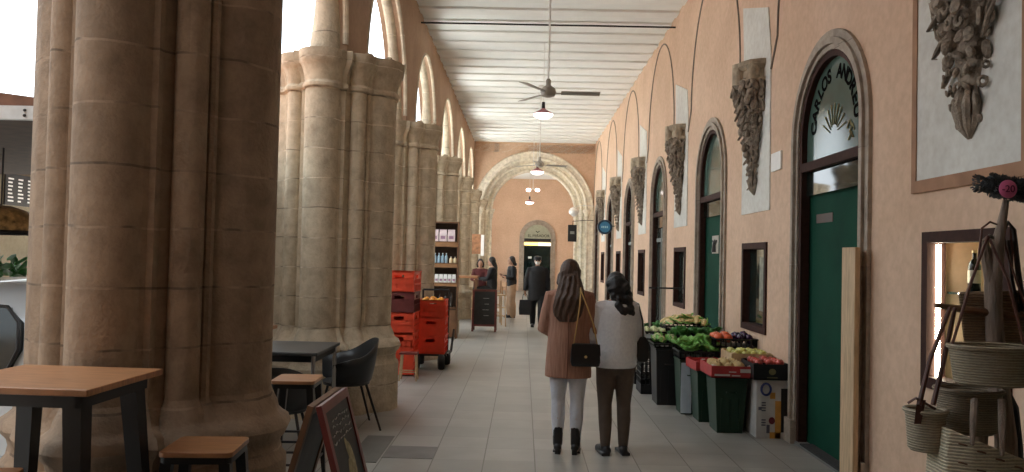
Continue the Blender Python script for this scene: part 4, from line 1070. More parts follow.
slat_crate('storage_crate', 'tall black crate carrying the pale corn cobs by the wall', 'crate', (2.22, 10.45, 0), 0, .50, .44, .74, BLKP, rows=6)
slat_crate('produce_crate', 'black crate of pale yellow corn cobs heaped high', 'crate', (2.12, 10.45, .745), 0, .56, .44, .12, BLKP, rows=1)
def corn(label, group):
    t = thing('corn_cob', label, 'corn', (0, 0, 0), 0, group)
    bm = NB(); tube(bm, [(-.075, 0, 0), (-.05, 0, .004), (0, 0, .006), (.05, 0, .003), (.08, 0, 0)], [.018, .028, .03, .024, .008], 10); fin('kernels', bm, CORN, t)
    bm = NB()
    for s in (-1, 1): loft(bm, [[(x, s*(y), z), (x, s*(y+.012), z-.012), (x, s*y*.6, z-.022)] for x, y, z in ((-.10, .012, .0), (-.03, .030, .01), (.05, .030, .006), (.10, .02, .02))], caps=False, closed=False)
    fin('husk', bm, LET, t)
    return t
cb_ = corn('pale yellow corn cob in the heaped black crate', 'corn cobs heaped in the black crate')
fill(cb_, 1.86, 2.38, 10.27, 10.64, .88, .085, 10, heap=.10)
slat_crate('storage_crate', 'farther black crate stack on the floor past the corn cobs', 'crate', (1.80, 11.15, 0), 0, .50, .44, .62, BLKP, rows=5)
slat_crate('produce_crate', 'farthest black crate of greens along the right wall', 'crate', (1.80, 11.15, .625), 0, .52, .44, .12, BLKP, rows=1)
dk2 = leafy('chard_bunch', 'green chard bunch in the farthest black crate', 'vegetable', LETD, (0, 0, 0), 'chard in the farthest crate', .10, 12, 16, .6)
fill(dk2, 1.58, 2.02, 10.98, 11.32, .71, .17, 18, s=(.7, .95))

# ================================================================ RED CRATES ON THE LEFT
def red_crate(label, loc, rz, h=.28, mat=None, group='orange red stacking crates'):
    mat = mat or REDP
    t = thing('plastic_crate', label, 'crate', loc, rz, group)
    w, d = .42, .56
    bm = NB(); bx(bm, -w/2+.01, w/2-.01, -d/2+.01, d/2-.01, 0, .02); fin('crate_base', bm, mat, t, smooth=False)
    for s in (-1, 1):
        for ax in (0, 1):
            bm = NB(); L = w if ax else d
            def pl(a, b, z0, z1, o_=0):
                if ax: bx(bm, a, b, s*(d/2-.012)-.006, s*(d/2-.012)+.006+o_*s, z0, z1)
                else: bx(bm, s*(w/2-.012)-.006, s*(w/2-.012)+.006+o_*s, a, b, z0, z1)
            # hand hole near the top
            pl(-L/2, L/2, 0, h*.66); pl(-L/2, -.07, h*.66, h*.82); pl(.07, L/2, h*.66, h*.82); pl(-L/2, L/2, h*.82, h)
            for k in range(6): a = -L/2+.03+(L-.07)*k/5; pl(a, a+.012, 0, h*.62, .008)
            for z in (.0, h*.35, h*.62): pl(-L/2, L/2, z, z+.012, .008)
            pl(-L/2-.004, L/2+.004, h-.02, h, .012)
            fin('crate_side', bm, mat, t, smooth=False)
    return t
DRED = M('dark_brown_crate_plastic', (.16, .03, .03), .45, na=.1)
RL = ['bottom', 'second', 'third', 'fourth', 'top']
h_ = .285; z = 0
rc = None
for k in range(5):
    lab = {0: 'bottom orange red crate of the tall stack behind the second pier', 1: 'second orange red crate from the floor in the tall stack', 2: 'middle orange red crate of the tall stack', 3: 'dark brown crate just below the top of the tall stack', 4: 'top orange red crate of the tall stack behind the second pier'}[k]
    loc = (-1.70, 11.38, .02+k*(h_+.002) + (.0))
    hh = 1.0 if k != 3 else .9
    if k == 0: rc = red_crate(lab, loc, .03, h_)
    elif k == 3: red_crate(lab, loc, -.02, h_, DRED, None)
    else: dup(rc, loc, .03-.02*k, lab)
t = thing('hand_trolley', 'black hand trolley with fat wheels under the shorter stack of red crates', 'trolley', (-1.34, 12.12, 0))
bm = NB(); bx(bm, -.24, .24, -.30, .30, .20, .225); fin('toe_plate', bm, BLKM, t, smooth=False)
bm = NB()
for s in (-1, 1): tube(bm, [(.20*s, .31, .15), (.20*s, .33, 1.15)], .015, 8)
tube(bm, [(-.20, .33, 1.15), (.20, .33, 1.15)], .015, 8); tube(bm, [(-.20, .32, .6), (.20, .32, .6)], .012, 8)
tube(bm, [(.26, -.28, .22), (.29, -.05, .25), (.30, .20, .55)], .018, 8); fin('frame', bm, BLKM, t)
for x, y in ((-.20, -.26), (.17, -.30), (-.2, .26), (.2, .26)):
    bm = NB(); lathe(bm, [(.04, -.05), (.10, -.045), (.115, -.02), (.115, .02), (.10, .045), (.04, .05)], n=20); o = fin('wheel', bm, MATS['tyre_rubber'], t, (x, y, .115)); o.rotation_euler = (0, PI/2, .2)
for k in range(3):
    dup(rc, (-1.34, 12.09, .227+k*(h_-.02)), .02*k, {0: 'lowest red crate on the hand trolley', 1: 'middle red crate on the hand trolley', 2: 'upper red crate on the trolley, filled with oranges'}[k], scale=(1, .95, .93))
fill(round_fruit('orange', 'orange in the top crate on the hand trolley', 'orange', M('orange_peel', (.85, .38, .05), .4, ns=60, na=.1), .042, (0, 0, 0), 'oranges in the trolley crate'), -1.50, -1.18, 11.87, 12.31, .995, .09, 11)
# little wooden easel stand and clutter beside the tall stack
t = thing('wooden_step_stool', 'small pale wooden stool against the bottom of the tall red crate stack', 'stool', (-1.50, 10.78, 0)); t.scale = (.8, .8, .85)
for (x, y) in ((-.13, -.10), (.13, -.10), (-.13, .10), (.13, .10)): bm = NB(); tube(bm, [(x*1.1, y*1.1, 0), (x*.9, y*.9, .42)], .014, 7); fin('leg', bm, PALEW, t)
bm = NB(); bx(bm, -.15, .15, -.12, .12, .415, .44); fin('seat', bm, REDW, t, smooth=False)
for y in (-.105, .105): bm = NB(); tube(bm, [(-.14, y, .14), (.14, y, .14)], .009, 6); fin('stretcher', bm, PALEW, t)

# ================================================================ BOOKSHELF
t = thing('shelf_unit', 'tall brown wooden shelf unit of packets and bottles against the fourth pier', 'shelf', (-1.62, 16.42, 0))
W_, D_, H_ = .58, .30, 2.38
for s in (-1, 1): bm = NB(); bx(bm, s*W_/2-.012, s*W_/2+.012, -D_/2, D_/2, 0, H_); fin('side_panel', bm, BROWNW, t, smooth=False)
bm = NB(); bx(bm, -W_/2, W_/2, D_/2-.012, D_/2, 0, H_); fin('back_panel', bm, M('dark_back_panel', (.06, .03, .018), .6), t, smooth=False)
ZSH = [.62, 1.12, 1.52, 1.96, H_-.02]
for z in ZSH: bm = NB(); bx(bm, -W_/2, W_/2, -D_/2, D_/2, z-.012, z+.012); fin('shelf', bm, BROWNW, t, smooth=False)
for z0, z1 in ((1.44, 1.51), (1.86, 1.95), (1.06, 1.11)): bm = NB(); bx(bm, -W_/2, W_/2, -D_/2-.008, -D_/2+.004, z0, z1); fin('front_rail', bm, M('mid_brown_wood', (.28, .14, .06), .5, ns=8, na=.2, stretch=(1, 1, 8)), t, smooth=False)
for s in (-1, 1): bm = NB(); bx(bm, s*.14-.135, s*.14+.135, -D_/2-.012, -D_/2, .03, .58); d_ = fin('cupboard_door', bm, BROWNW, t, smooth=False); bm = NB(); ell(bm, (s*.03, -D_/2-.02, .35), .012); fin('knob', bm, STEEL, d_)
PINKW = M('pink_white_packet', (.72, .60, .62), .6, ns=12, na=.15); BLUE = M('pale_blue_bottle', (.35, .50, .62), .3, na=.1)
bx0 = -1.62-W_/2
def packet(label, group, mat, w, h):
    t = thing('packet', label, 'packet', (0, 0, 0), 0, group)
    bm = NB(); loft(bm, [[(-w/2, -.04, 0), (w/2, -.04, 0), (w/2, .04, 0), (-w/2, .04, 0)], [(-w/2, -.045, h*.5), (w/2, -.045, h*.5), (w/2, .045, h*.5), (-w/2, .045, h*.5)], [(-w/2*.95, -.01, h*.9), (w/2*.95, -.01, h*.9), (w/2*.95, .01, h*.9), (-w/2*.95, .01, h*.9)], [(-w/2, -.008, h), (w/2, -.008, h), (w/2, .008, h), (-w/2, .008, h)]]); fin('packet_body', bm, mat, t, smooth=False)
    bm = NB(); bx(bm, -w*.3, w*.3, -.048, -.044, h*.2, h*.45); fin('packet_print', bm, M('mauve_print', (.35, .2, .3), .6), t, smooth=False)
    return t
pk = packet('large pink white packet on the top shelf of the brown unit', 'pink packets on the top shelf', PINKW, .15, .24)
for k in range(3):
    l_ = (-1.62-.19+.17*k, 16.32, 1.973)
    if k == 0: pk.location = l_
    else: dup(pk, l_)
def bottle(name, label, group, mat, r, h, cap):
    t = thing(name, label, 'bottle', (0, 0, 0), 0, group)
    bm = NB(); lathe(bm, [(r*.9, 0), (r, .008), (r, h*.62), (r*.8, h*.72), (r*.35, h*.80), (r*.33, h*.95)], n=14); fin('bottle_glass', bm, mat, t)
    bm = NB(); lathe(bm, [(r*.4, h*.93), (r*.4, h), (r*.3, h*1.005)], n=10); fin('cap', bm, cap, t)
    return t
bt = bottle('bottle', 'pale blue bottle on the middle shelf of the brown unit', 'blue bottles on the middle shelf', BLUE, .03, .20, WHITE)
for k in range(4):
    l_ = (-1.62-.17+.075*k, 16.33, 1.533)
    if k == 0: bt.location = l_
    else: dup(bt, l_)
j_ = bottle('jar', 'cream jar at the right end of the middle shelf', 'cream jars on the middle shelf', M('cream_jar', (.75, .62, .40), .4), .036, .13, WHITE)
for k in range(2):
    l_ = (-1.62+.15+.085*k, 16.33, 1.533)
    if k == 0: j_.location = l_
    else: dup(j_, l_)
wt = packet('white packet standing at the left end of the middle shelf', None, WHITE, .06, .24); wt.location = (-1.86, 16.34, 1.533)
pk2 = packet('small white packet on the lower open shelf of the brown unit', 'white packets on the lower shelf', WHITE, .075, .17)
for k in range(6):
    l_ = (-1.62-.22+.088*k, 16.33, 1.133)
    if k == 0: pk2.location = l_
    else: dup(pk2, l_)
bk = bottle('bottle', 'dark bottle standing on the bottom shelf of the brown unit', 'dark bottles on the bottom shelf', M('dark_bottle_glass', (.03, .02, .015), .15), .035, .28, BLACK)
for k in range(4):
    l_ = (-1.62-.18+.12*k, 16.33, .633)
    if k == 0: bk.location = l_
    else: dup(bk, l_)

# ================================================================ SIGNS ON THE RIGHT, FAR
t = thing('round_sign', 'blue round projecting sign high on the right wall', 'sign', (2.32, 22.9, 2.60))
bm = NB(); lathe(bm, [(.01, -.03), (.20, -.03), (.21, 0), (.20, .03), (.01, .03)], n=28); o = fin('sign_disc', bm, M('navy_sign_rim', (.01, .035, .07), .4, na=0), t); o.rotation_euler = (PI/2, 0, 0); o.scale = (1.05, 1.0, 1)
bm = NB(); lathe(bm, [(.005, 0), (.155, 0), (.155, .008), (.005, .008)], n=24); o2 = fin('blue_face', bm, M('blue_sign_face', (.05, .22, .42), .4, na=.1), t, (0, -.032, 0)); o2.rotation_euler = (PI/2, 0, 0)
bm = NB()
for k, (x, w) in enumerate(((-.10, .03), (-.05, .03), (0, .03), (.05, .03))): bx(bm, x, x+w, -.045, -.041, -.03, .03)
fin('sign_lettering', bm, M('pale_cyan_print', (.45, .75, .85), .5, na=0), t, smooth=False)
bm = NB(); tube(bm, [(.2, 0, .03), (.30, 0, .03)], .015, 6); fin('bracket', bm, BLKM, t)
t = thing('hanging_sign', 'small black rectangular sign hanging beside the end arch', 'sign', (1.80, 29.6, 2.30))
bm = NB(); bx(bm, -.16, .16, -.03, .03, 0, .62); fin('sign_board', bm, BLACK, t, smooth=False)
bm = NB(); bx(bm, -.08, .08, -.035, -.03, .28, .38); fin('sign_print', bm, M('grey_sign_print', (.25, .27, .25), .5), t, smooth=False)
bm = NB(); tube(bm, [(0, 0, .62), (0, 0, .75), (.5, 0, .80), (.78, 0, .80)], .012, 6); fin('bracket', bm, BLKM, t)
t = thing('floodlight', 'white floodlight head above the small black hanging sign', 'lamp', (1.83, 29.4, 3.38))
bm = NB(); lathe(bm, [(.05, -.16), (.17, -.06), (.19, .05), (.12, .15), (.03, .18)], n=14); fin('lamp_head', bm, WHITE, t)
bm = NB(); tube(bm, [(0, 0, .15), (.2, .1, .25), (.75, .1, .25)], .015, 6); fin('bracket', bm, WHITE, t)
# projecting rail by the third door
bm = NB(); tube(bm, [(XR+.02, 13.0, 1.24), (XR-.55, 13.0, 1.24)], .014, 8); tag(fin('wall_rail', bm, BLKM), 'thin dark rail sticking out of the right wall beside the white sweater', 'rail')
# wooden board by the first door
bm = NB(); bx(bm, XR-.13, XR-.09, 5.99, 6.235, 0, 1.82); tag(fin('pine_board', bm, PALEW, smooth=False, bevel=.004), 'pale upright pine board beside the first green door', 'board')
# door mat
bm = NB(); bx(bm, XR-.03, XR+.2, 6.5, 7.4, .03, .045); tag(fin('door_mat', bm, M('black_mat', (.03, .03, .03), .95, ns=60, na=.4), smooth=False), 'black mat on the threshold of the first green door', 'mat')
# ================================================================ PEOPLE
def V(*a): return Vector(a)
def capsule(bm, pts, rad, n=12, flat=1.0):
    tube(bm, pts, rad, n, flat)
    for p, r in ((pts[0], rad[0]), (pts[-1], rad[-1])): ell(bm, p, r*.985, nu=10, nv=7)
def rings(bm, data, n=20):
    """elliptical sections: z, cx, cy, rx, ry"""
    loft(bm, [[(cx+rx*math.cos(2*PI*k/n), cy+ry*math.sin(2*PI*k/n), z) for k in range(n)] for z, cx, cy, rx, ry in data])
def hand(bm, w, d, palm_n, side, s=1.0, curl=.5):
    """palm with four fingers and a thumb: w wrist, d pointing direction, palm_n palm normal, side = +1/-1 where the thumb leaves"""
    d = d.normalized(); pn = (palm_n - d*palm_n.dot(d)).normalized(); t = d.cross(pn).normalized()*side
    c = w + d*.045*s
    R = Matrix((t, pn, d)).transposed()
    ell(bm, c, (.040*s, .017*s, .050*s), R, 10, 7)
    for i, L in enumerate((.068, .078, .072, .056)):
        b = w + d*.080*s + t*(.026-.0175*i)*s
        a1 = curl*.5; a2 = curl*1.1
        p1 = b + (d*math.cos(a1) + pn*math.sin(a1))*L*.45*s
        p2 = p1 + (d*math.cos(a2) + pn*math.sin(a2))*L*.32*s
        p3 = p2 + (d*math.cos(a2*1.35) + pn*math.sin(a2*1.35))*L*.23*s
        capsule(bm, [b-d*.02*s, b, p1, p2, p3], [.0088*s, .0088*s, .0082*s, .0076*s, .0062*s], 7)
    b = w + d*.025*s + t*.028*s
    p1 = b + (d*.65+t*.7+pn*.25).normalized()*.032*s; p2 = p1 + (d*.85+t*.3+pn*.35).normalized()*.028*s
    capsule(bm, [b-t*.012*s, b, p1, p2], [.011*s, .0105*s, .0092*s, .0075*s], 7)
def figure(label, loc, rotz, H, arms, legs, vox, head_turn=0, head_tilt=0, lean=0.0, female=True, group=None):
    """returns the Empty and a dict of joints; the body is one continuous surface.
    arms: {'L': (elbow, wrist, dir, palm, side)...} in metres for a 1.65 m body, legs the same with (knee, ankle, toe direction)"""
    S = H/1.65
    t = thing('person', label, 'person', loc, rotz, group); t.scale = (S, S, S)
    sw = .155 if female else .185
    hip_z = legs.get('hip', .86); dz = hip_z-.86
    bm = NB()
    rings(bm, [(.76+dz, 0, 0, .10, .08), (.82+dz, 0, -.005, .155, .105), (.90+dz, 0, -.005, .165, .112), (.97+dz, 0, 0, .145, .10), (1.05+dz, 0, lean*.3, .118, .085), (1.15+dz, 0, lean*.6, .13, .095), (1.25+dz, 0, lean*.8, .15, .105), (1.33+dz, 0, lean, .155, .095), (1.38+dz, 0, lean, .12, .07), (1.42+dz, 0, lean, .065, .052)])
    neck = V(0, lean, 1.40+dz); hc = V(0, lean+.02+head_tilt*.05, 1.545+dz)
    capsule(bm, [neck-V(0, 0, .02), neck+(hc-neck)*.6], [.052, .046])
    Rh = Matrix.Rotation(head_turn, 3, 'Z') @ Matrix.Rotation(-head_tilt, 3, 'X')
    # head: +y is the face
    ell(bm, hc, (.074, .092, .108), Rh, 16, 12)
    ell(bm, hc+Rh@V(0, .028, -.062), (.050, .058, .052), Rh, 12, 8)
    tube(bm, [hc+Rh@V(0, .086, .012), hc+Rh@V(0, .104, -.022), hc+Rh@V(0, .088, -.030)], [.008, .014, .008], 8)
    ell(bm, hc+Rh@V(0, .083, -.060), (.022, .010, .008), Rh, 8, 6)
    ell(bm, hc+Rh@V(0, .072, -.092), (.022, .020, .018), Rh, 8, 6)
    for s in (-1, 1):
        ell(bm, hc+Rh@V(s*.074, -.004, -.012), (.010, .018, .030), Rh, 8, 6)
        ell(bm, hc+Rh@V(s*.030, .078, .018), (.020, .010, .009), Rh, 8, 6)
    J = {'head': hc, 'Rh': Rh, 'dz': dz, 'S': S, 'lean': lean}
    for k, s in (('L', -1), ('R', 1)):
        sh = V(s*sw, lean, 1.345+dz); el, wr, d, pn, th = arms[k]
        capsule(bm, [V(s*.10, lean, 1.355+dz), sh, (sh+el)*.5, el, (el*.6+wr*.4), wr], [.05, .052, .043, .036, .034, .023])
        hand(bm, wr, d, pn, th)
        hp = V(s*.085, 0, .83+dz); kn, an, td = legs[k]
        capsule(bm, [hp, hp*.5+kn*.5, kn, kn*.6+an*.4+V(0, -.012, 0), an], [.088, .072, .050, .050, .030])
        capsule(bm, [an-td*.035+V(0, 0, -.045), an+V(0, 0, -.04)+td*.05, an+V(0, 0, -.055)+td*.14], [.030, .034, .024], 10)
        J['sh'+k] = sh; J['el'+k] = el; J['wr'+k] = wr; J['hp'+k] = hp; J['kn'+k] = kn; J['an'+k] = an; J['td'+k] = td
    bm = remesh(bm, vox); fin('body', bm, SKIN, t)
    # eyes
    for s in (-1, 1):
        bm = NB(); ell(bm, hc+Rh@V(s*.030, .082, .016), (.010, .006, .005), Rh, 8, 6); fin('eye', bm, BLACK, t)
    return t, J
def legs_stand(spread=.08, z=.86, fwd=0.0, toe=0.1, stag=0.0):
    return {'hip': z, 'L': (V(-spread-.005, .015+stag, .46), V(-spread, -.01+stag, .085), V(-toe, 1, 0).normalized()), 'R': (V(spread+.005, .015-stag, .46), V(spread, -.01-stag, .085), V(toe, 1, 0).normalized())}
def trousers(t, J, mat, vox, fit=.012, hem=.02, flare=0, top=.98):
    bm = NB(); dz = J['dz']
    rings(bm, [(.73+dz, 0, 0, .135, .085), (.80+dz, 0, 0, .16, .11), (.84+dz, 0, -.005, .168, .118), (.90+dz, 0, -.005, .176, .122), (top+dz, 0, 0, .153, .11)])
    for k in 'LR':
        hp, kn, an = J['hp'+k], J['kn'+k], J['an'+k]
        e = an+(kn-an).normalized()*hem
        capsule(bm, [hp, hp*.5+kn*.5, kn, kn*.6+an*.4+V(0, -.012, 0)*(1 if flare == 0 else 0), e], [.098+fit*.3, .078+fit, .054+fit+flare*.5, .052+fit+flare, .034+fit+flare])
    return fin('trousers', remesh(bm, vox), mat, t)
def top_garment(t, J, name, mat, vox, z0, hem, fit=.016, sleeve=.9, neck=True, extra=None, widths=None):
    bm = NB(); dz = J['dz']; ln = J['lean']
    W_ = widths or [(z0, hem, hem*.7), (.97, .16+fit, .115+fit), (1.08, .145+fit, .105+fit), (1.20, .152+fit, .112+fit), (1.30, .165+fit, .108+fit), (1.36, .14+fit, .085+fit), (1.40, .082, .068)]
    rings(bm, [(z+dz, 0, ln*min(1, max(0, (z-.95)/.35)), a, b) for z, a, b in W_])
    for k in 'LR':
        sh, el, wr = J['sh'+k], J['el'+k], J['wr'+k]
        e = el+(wr-el)*sleeve
        capsule(bm, [V(sh.x*.6, sh.y, sh.z+.005), sh, (sh+el)*.5, el, (el+e)*.5, e], [.06, .064+fit*.3, .052+fit*.6, .045+fit*.6, .042+fit*.5, .032+fit*.5])
    return fin(name, remesh(bm, vox), mat, t)
HAIRB = M('brown_hair', (.075, .038, .022), .5, ns=30, na=.4, bump=.5, bs=20, stretch=(6, 6, .4))
HAIRK = M('black_hair', (.012, .010, .010), .5, ns=30, na=.3, bump=.6, bs=30)
def hair(t, J, mat, vox, length, width=.11, thick=.045, back=-.075, curly=False, bun=False, seed=1):
    hc, Rh = J['head'], J['Rh']; bm = NB(); r = random.Random(seed)
    ell(bm, hc+Rh@V(0, -.018, .022), (.088, .096, .106), Rh, 16, 10)
    for s in (-1, 1): capsule(bm, [hc+Rh@V(s*.074, .01, .03), hc+Rh@V(s*.084, -.02, -.03), hc+Rh@V(s*.080, -.04, -.10)], [.022, .028, .024], 8)
    if bun: ell(bm, hc+Rh@V(0, -.12, .03), .045)
    if length > 0:
        b = hc+Rh@V(0, back+.03, -.05)
        rr = []
        for u in range(9):
            f = u/8; z = hc.z-.02-length*f
            w_ = width*(.80+.35*math.sin(PI*min(1, f*1.15)*.62)) * (1 if f < .85 else (1-.45*(f-.85)/.15))
            y = hc.y-.05+(back-.02)*min(1, f*2.0) - .01
            x = (hc.x)+.010*math.sin(f*5)
            rr.append((z, x, y, w_, thick*(1.2-.55*f)))
        n = 28
        loft(bm, [[(x+(w_*(1+.06*math.sin(k*4.1+z*20)))*math.cos(2*PI*k/n), y+th*(1+.25*math.sin(k*3.3+z*25))*math.sin(2*PI*k/n), z) for k in range(n)] for z, x, y, w_, th in rr[::-1]])
        for k in range(7):
            x = (k/6-.5)*2*width*.85
            tube(bm, [(hc.x+x*.7, hc.y-.09, hc.z+.02), (hc.x+x, hc.y-.09+back*.6, hc.z-.02-length*.5), (hc.x+x*.9+r.uniform(-.02, .02), hc.y-.09+back*.5, hc.z-.02-length*r.uniform(.92, 1.06))], [.012, .011, .004], 7)
    if curly:
        ell(bm, hc+V(.035, -.085, -.09), (.075, .05, .14)); ell(bm, hc+V(.0, -.06, .0), (.098, .085, .10))
        for k in range(70):
            a = r.uniform(0, 2*PI); f = r.random()
            ell(bm, (hc.x+.055*f+.085*math.cos(a)*(1-.15*f), hc.y-.070-.035*f+.055*math.sin(a), hc.z+.04-.30*f), r.uniform(.024, .040), nu=8, nv=6)
    return fin('hair', remesh(bm, vox, 1), mat, t)
# ---- woman in the tan coat
TAN = M('tan_wool_coat', (.36, .185, .125), .85, ns=12, na=.22, bump=.3, bs=90, stretch=(6, 6, .5))
JEAN = M('pale_jeans', (.60, .62, .68), .8, ns=30, na=.06)
arms = {'L': (V(-.225, .02, 1.08), V(-.10, .20, 1.02), V(.45, .80, .0), V(.3, 0, -1), 1), 'R': (V(.235, .02, 1.08), V(.13, .23, 1.04), V(-.1, .95, .1), V(-.5, 0, -1), -1)}
w1, J = figure('woman in tan coat and white jeans with long brown hair, seen from behind', (.415, 7.0, 0), -.12, 1.63, arms, {**legs_stand(.078, .89), }, .0065, head_turn=-.35, head_tilt=.30)
trousers(w1, J, JEAN, .009, .006, .045, .004)
bm = NB()
W_ = [(.635, .205, .135), (.70, .205, .138), (.85, .195, .138), (.98, .185, .135), (1.10, .175, .128), (1.22, .178, .130), (1.32, .182, .122), (1.385, .150, .095), (1.43, .082, .072)]
rings(bm, [(z+.03, 0, 0, a, b) for z, a, b in W_], 28)
for k in 'LR':
    sh, el, wr = J['sh'+k], J['el'+k], J['wr'+k]; e = el+(wr-el)*.9
    capsule(bm, [V(sh.x*.6, sh.y, sh.z), sh+V(0, 0, -.005), (sh+el)*.5, el, (el+e)*.5, e], [.065, .072, .066, .060, .056, .05])
fin('coat', remesh(bm, .010), TAN, w1)
bm = NB(); tube(bm, [(0, -.137, 1.30), (.005, -.143, 1.0), (0, -.143, .67)], [.005, .004, .005], 5); fin('back_seam', bm, M('dark_coat_seam', (.20, .08, .05), .9), w1)
hair(w1, J, HAIRB, .008, .40, .115, .055, -.06, seed=2)
BOOT = M('black_boot_leather', (.014, .012, .012), .4, na=.1)
def boot(t, an, td, heel=.05, shaft=.13, name='ankle_boot'):
    bm = NB(); z0 = an.z-.085+heel*.0
    capsule(bm, [an+V(0, 0, -.02), an+V(0, 0, shaft-.01)], [.043, .047])
    capsule(bm, [an-td*.030+V(0, 0, -.045), an+V(0, 0, -.045)+td*.05, an+V(0, 0, -.060)+td*.15], [.036, .037, .025], 10)
    c = an-td*.045; box(bm, (c.x, c.y, .02), (.045, .045, .05)); box(bm, tuple(V(an.x, an.y, .008)+td*.08), (.07, .15, .016))
    return fin(name, remesh(bm, .006), BOOT, t)
for k in 'LR': boot(w1, J['an'+k]+V(0, 0, .015), J['td'+k], shaft=.13)
# ---- woman in the white sweater
WKN = M('white_knit', (.88, .90, .97), .95, ns=40, na=.06, bump=.5, bs=120)
TRB = M('brown_grey_trousers', (.105, .078, .062), .85, ns=14, na=.12)
arms = {'L': (V(-.225, .05, 1.08), V(-.14, .25, .98), V(-.1, 1, .05), V(.4, 0, -1), 1), 'R': (V(.235, .03, 1.08), V(.11, .22, 1.06), V(-.2, .9, .1), V(-.6, 0, -1), -1)}
w2, J = figure('woman in white knit sweater and brown trousers with black hair, seen from behind', (.825, 7.0, 0), .16, 1.55, arms, legs_stand(.085, .87, toe=.2), .0065, head_turn=.30, head_tilt=.35)
trousers(w2, J, TRB, .009, .012, .0, 0)
top_garment(w2, J, 'sweater', WKN, .010, .80, .200, .034, widths=[(.79, .185, .135), (.82, .200, .145), (.93, .205, .148), (1.05, .198, .142), (1.18, .192, .140), (1.29, .192, .130), (1.36, .16, .105), (1.405, .085, .075)])
hair(w2, J, HAIRK, .009, 0, curly=True, seed=4)
SHO = M('black_sneaker', (.014, .014, .016), .5, na=.1)
def shoe(t, an, td, mat=None, name='shoe'):
    bm = NB()
    capsule(bm, [an-td*.04+V(0, 0, -.04), an+V(0, 0, -.035)+td*.04, an+V(0, 0, -.05)+td*.15], [.040, .043, .030], 10)
    capsule(bm, [an+V(0, 0, -.03), an+V(0, 0, .015)], [.043, .044])
    box(bm, tuple(V(an.x, an.y, .014)+td*.055), (.08, .25, .028))
    return fin(name, remesh(bm, .006), mat or SHO, t)
for k in 'LR': shoe(w2, J['an'+k], J['td'+k])
# bags and the paper they look at
LEAT = M('black_bag_leather', (.013, .012, .012), .35, na=.1)
t = thing('handbag', 'black leather handbag with gold chain strap on the right hip of the tan coat', 'handbag', (.545, 6.80, .78))
bm = NB(); loft(bm, [[(x*f, y, z) for x, y, z in ((-.12, -.045, 0), (.12, -.045, 0), (.12, .045, 0), (-.12, .045, 0))] if False else [(-.12*f, -.05*g, z), (.12*f, -.05*g, z), (.12*f, .05*g, z), (-.12*f, .05*g, z)] for z, f, g in ((0, .96, .9), (.04, 1.04, 1.15), (.13, 1.0, 1.0), (.19, .90, .55))]); fin('bag_body', bm, LEAT, t, bevel=.012)
bm = NB(); loft(bm, [[(-.118, -.058, .19), (.118, -.058, .19), (.118, -.052, .19), (-.118, -.052, .19)], [(-.124, -.066, .10), (.124, -.066, .10), (.124, -.060, .10), (-.124, -.060, .10)], [(-.07, -.064, .06), (.07, -.064, .06), (.07, -.058, .06), (-.07, -.058, .06)]]); fl = fin('flap', bm, LEAT, t)
GOLDM = M('gold_chain', (.60, .42, .18), .35, metal=.9, na=0)
bm = NB(); ell(bm, (0, -.068, .085), (.012, .005, .012)); fin('clasp', bm, GOLDM, fl)
bm = NB(); pts = [(.10, 0, .18), (.06, -.03, .36), (.00, -.03, .52), (-.04, .0, .62), (-.045, .10, .66)]; tube(bm, pts, .006, 6); tube(bm, [(-.10, 0, .18), (-.075, -.02, .36), (-.055, -.02, .52), (-.05, 0, .60), (-.045, .10, .66)], .006, 6); fin('chain_strap', bm, GOLDM, t)
t = thing('shoulder_bag', 'black shoulder bag on the right side of the white sweater', 'handbag', (1.06, 7.10, .80))
bm = NB(); loft(bm, [[(-.05*g, -.13*f, z), (.05*g, -.13*f, z), (.05*g, .13*f, z), (-.05*g, .13*f, z)] for z, f, g in ((0, .95, .8), (.05, 1.05, 1.1), (.16, 1, 1), (.22, .9, .5))]); fin('bag_body', bm, LEAT, t, bevel=.012)
bm = NB(); tube(bm, [(.0, -.11, .20), (-.01, -.14, .36), (-.045, -.10, .50), (-.10, -.02, .535), (-.06, .08, .45), (0, .11, .20)], [.014]*6, 8, flat=.5); fin('strap', bm, LEAT, t)
bm = NB(); bm.transform(Matrix.Identity(4)); 
loft(bm, [[(-.09, -.004, -.07), (.09, -.004, -.07), (.09, 0, -.07), (-.09, 0, -.07)], [(-.085, .018, 0), (.095, .018, 0), (.095, .022, 0), (-.085, .022, 0)], [(-.09, .02, .07), (.09, .02, .07), (.09, .024, .07), (-.09, .024, .07)]])
lf_ = fin('leaflet', bm, WHITE, loc=(.655, 7.20, 1.06)); lf_.rotation_euler = (-.7, .25, .1); tag(lf_, 'white leaflet held between the two women', 'leaflet')
# ---- man with the face mask
BLKC = M('black_coat_cloth', (.013, .013, .015), .8, ns=10, na=.2)
arms = {'L': (V(-.25, .0, 1.10), V(-.27, .06, .86), V(-.0, .1, -1), V(.6, .5, 0), -1), 'R': (V(.25, -.02, 1.10), V(.28, .05, .86), V(0, .1, -1), V(-.6, .5, 0), 1)}
mn, J = figure('man in black coat and cap with white face mask walking towards the viewer', (.36, 19.4, 0), PI, 1.70, arms, legs_stand(.09, .87, stag=.10), .012, female=False)
trousers(mn, J, BLKC, .014, .022, .0, .004)
top_garment(mn, J, 'coat', BLKC, .014, .70, .21, .03, widths=[(.62, .215, .150), (.72, .215, .155), (.90, .205, .155), (1.05, .20, .15), (1.20, .21, .15), (1.31, .215, .14), (1.375, .18, .11), (1.43, .09, .085)])
for k in 'LR': shoe(mn, J['an'+k], J['td'+k])
hc = J['head']
bm = NB(); lathe(bm, [(.093, .0), (.096, .03), (.088, .075), (.055, .10), (.01, .108)], hc+V(0, -.008, .02), 18, 1, 1.08)
